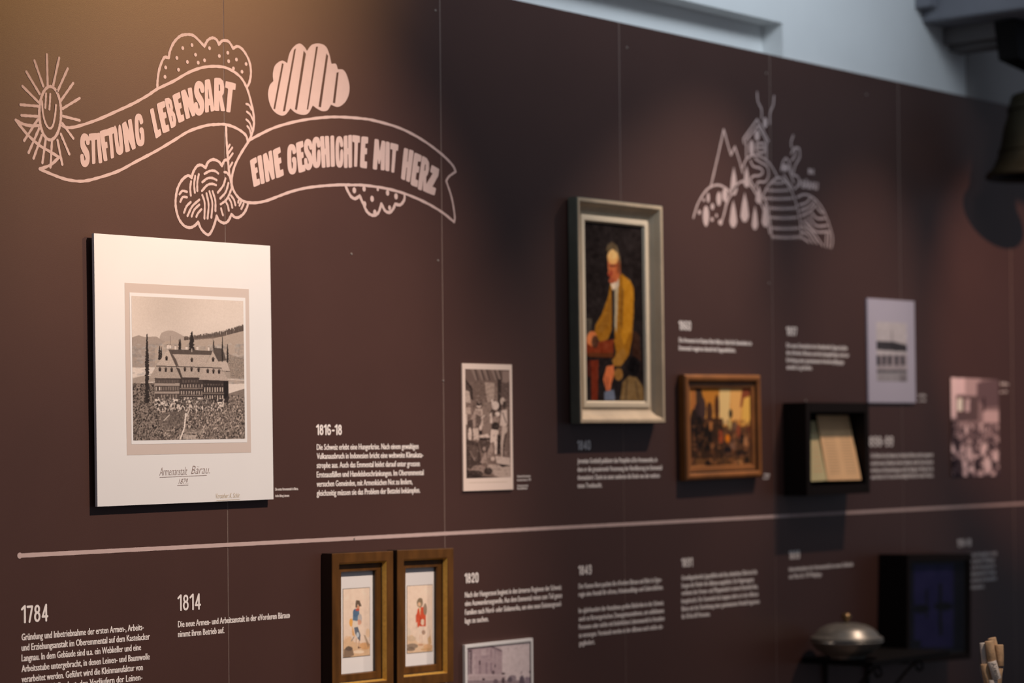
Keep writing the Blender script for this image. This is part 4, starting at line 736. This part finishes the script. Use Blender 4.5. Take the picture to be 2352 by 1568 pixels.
# ---- 8 two watercolours in stepped walnut frames
kc = crop(720, 1240, 4.779)
def stepframe(label, px, inner, which):
    D = .050
    r = Rect('framed_watercolour', label, 'painting', px, D, 'watercolours in stepped walnut frames')
    ow = .034
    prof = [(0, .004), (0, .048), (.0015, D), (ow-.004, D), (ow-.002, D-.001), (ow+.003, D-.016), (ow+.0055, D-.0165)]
    r.frame('moulding', prof, ['wood', 'gold', 'groove', 'walnut_side_shade'], mats=[3, 0, 0, 0, 1, 2])
    i0 = ow+.005
    r.frame('inner_moulding', [(i0, .004), (i0, D-.019), (i0+.021, D-.019), (i0+.0235, D-.024), (i0+.0235, .012)], ['wood', 'groove'], mats=[0, 0, 0, 1])
    i1 = i0+.023
    r.plate('mount', (-r.w/2+i1, i1, r.w/2-i1, r.h-i1), -.012, -.016, 'mat')
    r.plate('backing', (-r.w/2+.004, .004, r.w/2-.004, r.h-.004), 0, -.0115, 'groove')
    p = r.painter(inner, .0165, 110, 220, kc, (234,212,192)); g = r.pr
    box('picture_line', (g[0]-.0014, -.0165, g[1]-.0014), (g[2]+.0014, -.0161, g[3]+.0014), 'groove', r.o)
    p.a *= (1-.03*(p.yy/p.H))[..., None]
    if which == 0:
        p.poly([(325,1100),(400,1050),(440,1120),(620,1140),(620,1260),(325,1290)], (214,178,138), .8); p.poly([(330,1200),(380,1160),(420,1180),(440,1260),(400,1280),(328,1290)], (118,100,86), .8); p.ell(385, 1190, 40, 25, (92,80,72), .7); p.ell(560, 1160, 60, 40, (206,150,96), .6); p.poly([(545,1040),(560,1040),(610,1150),(590,1180)], (140,116,92), .6); p.ell(370, 1090, 40, 40, (222,186,150), .6); p.ell(590, 1020, 24, 50, (226,190,150), .6); p.ell(490, 1225, 60, 18, (240,220,196), .8)
        p.poly([(430,800),(455,755),(495,770),(500,830),(480,890),(425,880)], (98,124,150)); p.ell(455, 800, 28, 45, (86,112,140)); p.ell(485, 740, 16, 22, (206,150,116)); p.poly([(455,740),(458,680),(465,660),(500,665),(522,725),(500,730),(480,705),(470,745)], (104,88,74)); p.ell(478, 765, 22, 14, (190,92,78)); 
        p.ell(408, 905, 20, 45, (228,170,92)); p.ell(503, 860, 24, 50, (186,180,176)); p.ell(495, 900, 26, 30, (214,150,120), .7); p.poly([(425,880),(480,890),(480,960),(420,980)], (222,208,190)); p.poly([(440,960),(480,950),(510,1040),(505,1110),(480,1080),(450,1020)], (104,112,124)); p.ell(480, 1040, 16, 30, (190,200,206)); p.poly([(415,940),(435,980),(450,1060),(420,1040)], (220,172,120)); p.line([(465,1080),(465,1160)], 10, (208,176,150)); p.line([(495,1100),(492,1170)], 10, (196,160,134)); p.poly([(480,1165),(520,1180),(480,1190)], (120,90,74)); p.line([(440,1060),(410,1110)], 9, (150,140,138))
    else:
        p.poly([(1020,1050),(1080,1040),(1130,1120),(1300,1150),(1300,1225),(1020,1240)], (216,184,148), .7); p.ell(1080, 1160, 60, 28, (120,106,94), .7); p.ell(1060, 1195, 50, 22, (106,92,82), .7); p.ell(1070, 1080, 50, 30, (196,176,152), .6); p.ell(1250, 1170, 50, 30, (210,160,112), .6); p.ell(1040, 1010, 20, 50, (206,196,176), .5); p.poly([(1245,1080),(1275,1040),(1290,1130),(1255,1150)], (200,160,108), .7); p.line([(1270,980),(1272,1150)], 6, (186,150,112), .6); p.ell(1230, 1200, 60, 16, (198,156,110), .7)
        p.poly([(1135,760),(1160,735),(1200,735),(1225,800),(1225,940),(1205,950),(1170,945),(1140,960),(1115,890)], (206,88,60)); p.poly([(1115,830),(1140,780),(1135,900),(1115,880)], (198,84,58)); p.ell(1160, 690, 34, 50, (150,132,108)); p.ell(1165, 665, 26, 30, (136,120,98)); p.ell(1155, 705, 16, 24, (220,180,146)); p.ell(1218, 760, 20, 65, (150,132,114)); p.poly([(1150,740),(1170,740),(1165,830)], (222,196,158)); p.ell(1190, 900, 22, 34, (226,200,176)); p.ell(1215, 900, 10, 50, (190,90,66), .8); p.quad(1150, 945, 1178, 1040, (226,208,190)); p.quad(1185, 945, 1210, 985, (220,200,184)); p.ell(1200, 1012, 20, 26, (168,140,122)); p.line([(1160,1030),(1162,1150)], 12, (224,198,176)); p.line([(1182,1030),(1182,1130)], 8, (216,190,168)); p.ell(1168, 1148, 30, 10, (196,150,120)); p.line([(1168,850),(1166,940)], 7, (150,56,44)); p.line([(1130,900),(1125,970)], 10, (206,180,160))
    p.noise(10, .012); p.blur(1); p.noise(2, .008)
    p.mesh('watercolour', *g, -.0168, r.o, gain=1.15)
    gb = (g[0]-.02, g[1]-.02, g[2]+.02, g[3]+.02)
    return r
stepframe('left stepped walnut frame with a watercolour of a figure in blue jacket and cap', [(760, 1271.4), (900.4, 1264.7), (905.5, 1583), (765, 1598)], [(786, 1353), (847, 1349), (849, 1503.7), (788.4, 1510)], 0)
stepframe('right stepped walnut frame with a watercolour of a figure in a red coat', [(909.4, 1263), (1039, 1258.8), (1043, 1565), (913.5, 1579)], [(933.4, 1345.7), (991.6, 1342.5), (992.5, 1495.3), (933.9, 1499.5)], 1)

# ---- 9 black box with documents
def openbox(r, D, t, name='box_side'):
    W_, H_ = r.w/2, r.h
    for lo, hi in [((-W_, -D, 0), (-W_+t, -.0002, H_)), ((W_-t, -D, 0), (W_, -.0002, H_)), ((-W_+t, -D, 0), (W_-t, -.0002, t*1.3)), ((-W_+t, -D, H_-t*1.3), (W_-t, -.0002, H_))]:
        box(name, lo, hi, 'blackbox', r.o, .001)
r = Rect('display_box', 'open black wooden display box holding old yellowed documents', 'display box', [(1851.4, 924.5), (1996.5, 924.5), (1998, 1132), (1854, 1138)], .11)
openbox(r, .11, .030)
box('box_back', (-r.w/2+.03, -.006, .036), (r.w/2-.03, -.0005, r.h-.036), 'black', r.o)
kd = crop(1790, 900, 6.03)
def sheet(name, label, pts, d0, d1, m, lines, cat='document', par=None):
    P = []
    for q, dd in zip(pts, (d0, d0, d1, d1)):
        u = unp(*kd(q), dd); P.append(Vector((u[0], -dd, u[1])))
    c = sum(P, Vector())/4; t_ = par or thing(name, label, cat, tuple(P[3]))
    n = (P[1]-P[0]).cross(P[3]-P[0]).normalized(); n = n if n.y < 0 else -n
    base = Vector(t_.location)
    V = [p_-base for p_ in P]+[p_-base-n*.0012 for p_ in P]
    obj('paper_sheet', V, [(0, 3, 2, 1), (4, 5, 6, 7), (0, 1, 5, 4), (1, 2, 6, 5), (2, 3, 7, 6), (3, 0, 4, 7)], m, t_)
    if lines:
        V, FS = [], []
        for i in range(lines[0]):
            v = lines[3]+(lines[4]-lines[3])*i/lines[0]; h = .35*(lines[4]-lines[3])/lines[0]
            b = len(V)
            for uu, vv in ((lines[1], v), (lines[2]-.06*random.random(), v), (lines[2]-.03, v+h), (lines[1], v+h)):
                q = (P[0]*(1-uu)+P[1]*uu)*(1-vv)+(P[3]*(1-uu)+P[2]*uu)*vv; V.append(q-base+n*.0005)
            FS.append((b, b+3, b+2, b+1))
        obj('printed_lines', V, FS, 'old_ink', t_)
    return t_
random.seed(3)
sheet('document', 'greenish old paper sheet standing at the left inside the open black box', [(438,400),(535,400),(672,1222),(440,1238)], .030, .095, 'paper_green', (9, .15, .8, .2, .9))
bk_ = sheet('booklet', 'opened booklet of two yellowed printed pages in the black box', [(515,322),(745,322),(905,1220),(672,1226)], .036, .098, 'paper_old', (14, .2, .85, .3, .92))
sheet('document', '', [(745,322),(958,322),(1136,1214),(905,1220)], .036, .098, 'paper_old', (14, .15, .85, .3, .92), par=bk_)

# ---- 10 black box with the blue picture
r = Rect('glazed_display_box', 'deep black glazed display box with a dark navy picture, behind the lidded dish', 'display box', [(2081.6, 1277), (2228.7, 1268.6), (2228.7, 1515.5), (2081.6, 1521.6)], .14)
openbox(r, .14, .022)
kn = crop(1780, 1220, 4.112)
p = r.painter([(2090, 1290), (2221, 1283), (2221, 1505), (2090, 1510)], .122, 90, 130, kn, (34,30,74))
p.quad(1200, 200, 1340, 1300, (12,11,20), .9); p.quad(1715, 200, 1900, 1300, (12,11,18), .9)
p.line([(1590,480),(1590,1010)], 30, (10,9,16)); p.line([(1460,540),(1462,840)], 22, (14,12,26)); p.ell(1410, 740, 80, 45, (10,9,16)); p.ell(1620, 715, 90, 42, (10,9,16)); p.quad(1340, 1060, 1400, 1130, (12,11,20)); p.quad(1340, 1130, 1800, 1230, (12,11,22), .8)
p.noise(12, .012); p.blur(2)
W_, H_ = r.w/2-.022, r.h
r.plate('picture_backing', (-W_, .0286, W_, H_-.0286), -.114, -.1212, 'black')
p.mesh('navy_picture', -W_+.012, .04, W_-.012, H_-.04, -.1216, r.o, gain=1.0)
r.plate('glass_pane', (-W_-.0005, .0281, W_+.0005, H_-.0281), -.1315, -.1345, 'glass')

# ---- 11 shelf with lidded pewter dish
XA = unp(1842, 1512)[0]; XB = unp(2026, 1500)[0]-.012; ZS = unp(1842, 1510)[1]
dS = .33
sh = thing('wall_shelf', 'narrow black iron wall shelf carrying the lidded pewter dish', 'shelf', ((XA+XB)/2, 0, ZS))
hw = (XB-XA)/2
box('shelf_board', (-hw, -dS, -.022), (hw, -.0003, 0), 'black', sh, .002)
for sx in (-hw*.45, hw*.62):
    tube('bracket', [(sx, -.008, -.024), (sx, -.008, -.12), (sx, -.008, -.24)], .007, 'iron', sh)
    tube('bracket_scroll', [(sx, -.012, -.23), (sx, -.07, -.2), (sx, -.14, -.14), (sx, -.2, -.075), (sx, -.25, -.032)] , .006, 'iron', sh)
    tube('bracket_scroll', [(sx, -.25+.03*math.cos(a)*(1-a/9), -.062+.03*math.sin(a)*(1-a/9)) for a in np.linspace(1.4, 7.5, 26)], .005, 'iron', sh)
cx, cz = unp(1945, 1500, .17)
PR = .147
pt = thing('lidded_dish', 'lidded grey pewter dish with a brass knob, standing on the black shelf', 'dish', (cx, -.17, ZS))
lathe('bowl', [(0, .001), (.07, .001), (.075, .006), (.072, .012), (.10, .022), (.128, .045), (.140, .062), (PR, .068), (PR+.001, .072), (PR-.004, .075), (PR-.010, .074)], 'pewter', pt)
lathe('lid', [(PR-.006, .0745), (PR-.001, .078), (PR, .084), (PR-.006, .088), (.130, .094), (.124, .104), (.105, .122), (.080, .134), (.050, .141), (.022, .144), (0, .145)], 'pewter', pt)
lathe('knob', [(.012, .144), (.008, .150), (.010, .155), (.019, .160), (.022, .168), (.017, .178), (.008, .183), (0, .184)], 'brass', pt, 24)
for sx in (-1,):
    tube('handle', [(sx*(PR-.006), -.03, .070), (sx*(PR+.02), -.026, .072), (sx*(PR+.03), 0, .074), (sx*(PR+.02), .026, .072), (sx*(PR-.006), .03, .070)], .006, 'pewter', pt)

# ---- 12 bell
DB = .30
bxc, bzl = unp(2386, 408, DB)
be = thing('hanging_bell', 'dark bronze bell hanging beside the wall at the right edge', 'bell', (bxc, -DB, bzl))
RB = .235
lathe('bell_body', [(RB-.03, .012), (RB-.004, 0), (RB, .006), (RB-.004, .02), (.203, .045), (.182, .09), (.165, .15), (.153, .22), (.134, .28), (.130, .32), (.122, .345), (.118, .35), (.122, .355), (.110, .372), (.07, .385), (.02, .39), (0, .39)], 'bell', be)
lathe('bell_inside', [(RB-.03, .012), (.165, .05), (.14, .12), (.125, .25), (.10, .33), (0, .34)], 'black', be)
lathe('raised_band', [(.165, .115), (.178, .117), (.179, .123), (.165, .127)], 'bell', be); lathe('raised_band', [(.130, .298), (.1375, .300), (.138, .305), (.130, .309)], 'bell', be)
tube('clapper', [(0, 0, .33), (0, 0, .1), (0, 0, -.02), (0, 0, -.07)], .012, 'iron', be)
bm = bmesh.new(); bmesh.ops.create_uvsphere(bm, u_segments=20, v_segments=12, radius=.034, matrix=Matrix.Translation((0, 0, -.005))); bmobj('clapper_ball', bm, 'iron', be, True)
tube('hanger', [(0, 0, .385), (0, 0, .42), (0, 0, .49)], .028, 'iron', be, 12)
bk = bmesh.new(); 
for v_ in [(-.305, -.05, .665), (.2, -.05, .665), (.2, .05, .665), (-.305, .05, .665), (-.265, -.05, .50), (.2, -.05, .45), (.2, .05, .45), (-.265, .05, .50)]: bk.verts.new(v_)
bk.verts.ensure_lookup_table()
for fc in [(0,1,2,3),(4,5,6,7),(0,1,5,4),(1,2,6,5),(2,3,7,6),(3,0,4,7)]: bk.faces.new([bk.verts[i] for i in fc])
bmobj('yoke', bk, 'black', be)
box('bracket', (-.03, -.03, .60), (.03, .03, z0b-bzl), 'iron', be)

# ---- 13 cork figure on a plinth, in front
ck = crop(1780, 1220, 4.112); DC = 6.45
cb = ray(*ck((2040, 1900)), DC)
cf = thing('cork_figure', 'bundle of wine corks wired together upright at the bottom right', 'ornament', tuple(cb))
vr = Vector(rt); vu = Vector(up); vf = Vector(fw)
def cork(a, b, wpx, dz, m, txt=None, capn='cork'):
    A = ray(*ck(a), DC+dz)-cb; B = ray(*ck(b), DC+dz)-cb; rad = wpx/4.112/F*DC/2; ax = (A-B).normalized(); a_ = ax.orthogonal().normalized(); b_ = ax.cross(a_); V = []; FS = []; n = 24
    ln = (A-B).length; pr = [(0, 0), (rad*.93, 0), (rad, .0012), (rad*.985, ln*.5), (rad, ln-.0012), (rad*.93, ln), (0, ln)]
    for q, h in pr:
        for k in range(n): g = 2*math.pi*k/n; V.append(B+ax*h+a_*q*math.cos(g)+b_*q*math.sin(g))
    for i in range(len(pr)-1):
        for k in range(n): k2 = (k+1) % n; FS.append((i*n+k, i*n+k2, (i+1)*n+k2, (i+1)*n+k))
    o = obj(capn, V, FS, m, cf, True); 
    if txt:
        s_, sc, u0 = txt; v, fs = text_mesh(s_); v = v-np.array([0, v[:, 1].min()]); sc_ = ln*.86/np.ptp(v[:, 0]); P = []
        side = (-vf-ax*(-vf).dot(ax)).normalized(); tang = ax.cross(side)
        for q in v:
            th = (q[1]*sc_*sc-u0*rad)/rad; P.append(A-ax*(ln*.07+q[0]*sc_)+(side*math.cos(th)+tang*math.sin(th))*(rad*1.05))
        obj('lettering', P, fs, 'ink', o)
    return o
cork((1962,1052),(1982,1248),60,.012,'cork_white')
cork((2048,1005),(2082,1150),78,.026,'cork')
cork((2022,1035),(2052,1222),84,-.004,'cork')
cork((2118,1070),(2125,1270),78,.014,'cork')
cork((2048,1225),(2098,1395),84,-.010,'cork_white',('Akeno',1.0,.35))
cork((1980,1250),(2018,1450),80,.006,'cork')
cork((2120,1290),(2100,1480),70,.016,'cork')
cork((2060,1400),(2070,1590),84,-.004,'cork_white')
cork((1995,1460),(2015,1650),82,.008,'cork')
cork((2030,1600),(2040,1800),84,.0,'cork'); cork((2100,1500),(2085,1700),80,.01,'cork')
cork((2020,1802),(2030,1900),84,.0,'cork'); cork((2085,1705),(2080,1900),80,.008,'cork')
def W3(q, dz): return ray(*ck(q), DC+dz)-cb
tube('wire_tie', [W3((1932,1130),.0), W3((1935,1300),-.004), W3((1965,1420),-.004), W3((1990,1560),0)], .0006, 'wire', cf, 6)
tube('wire_tie', [W3((2164,1130),.0), W3((2160,1280),-.002), W3((2130,1440),-.002), W3((2110,1560),0)], .0006, 'wire', cf, 6)
pl_ = thing('plinth', 'dark painted plinth below the cork figure', 'plinth', (cb.x, cb.y, 0))
box('plinth_body', (-.16, -.16, 0), (.16, .16, cb.z-.021), 'plinth', pl_, .004); box('plinth_top', (-.18, -.18, cb.z-.021), (.18, .18, cb.z-.001), 'plinth', pl_, .003)
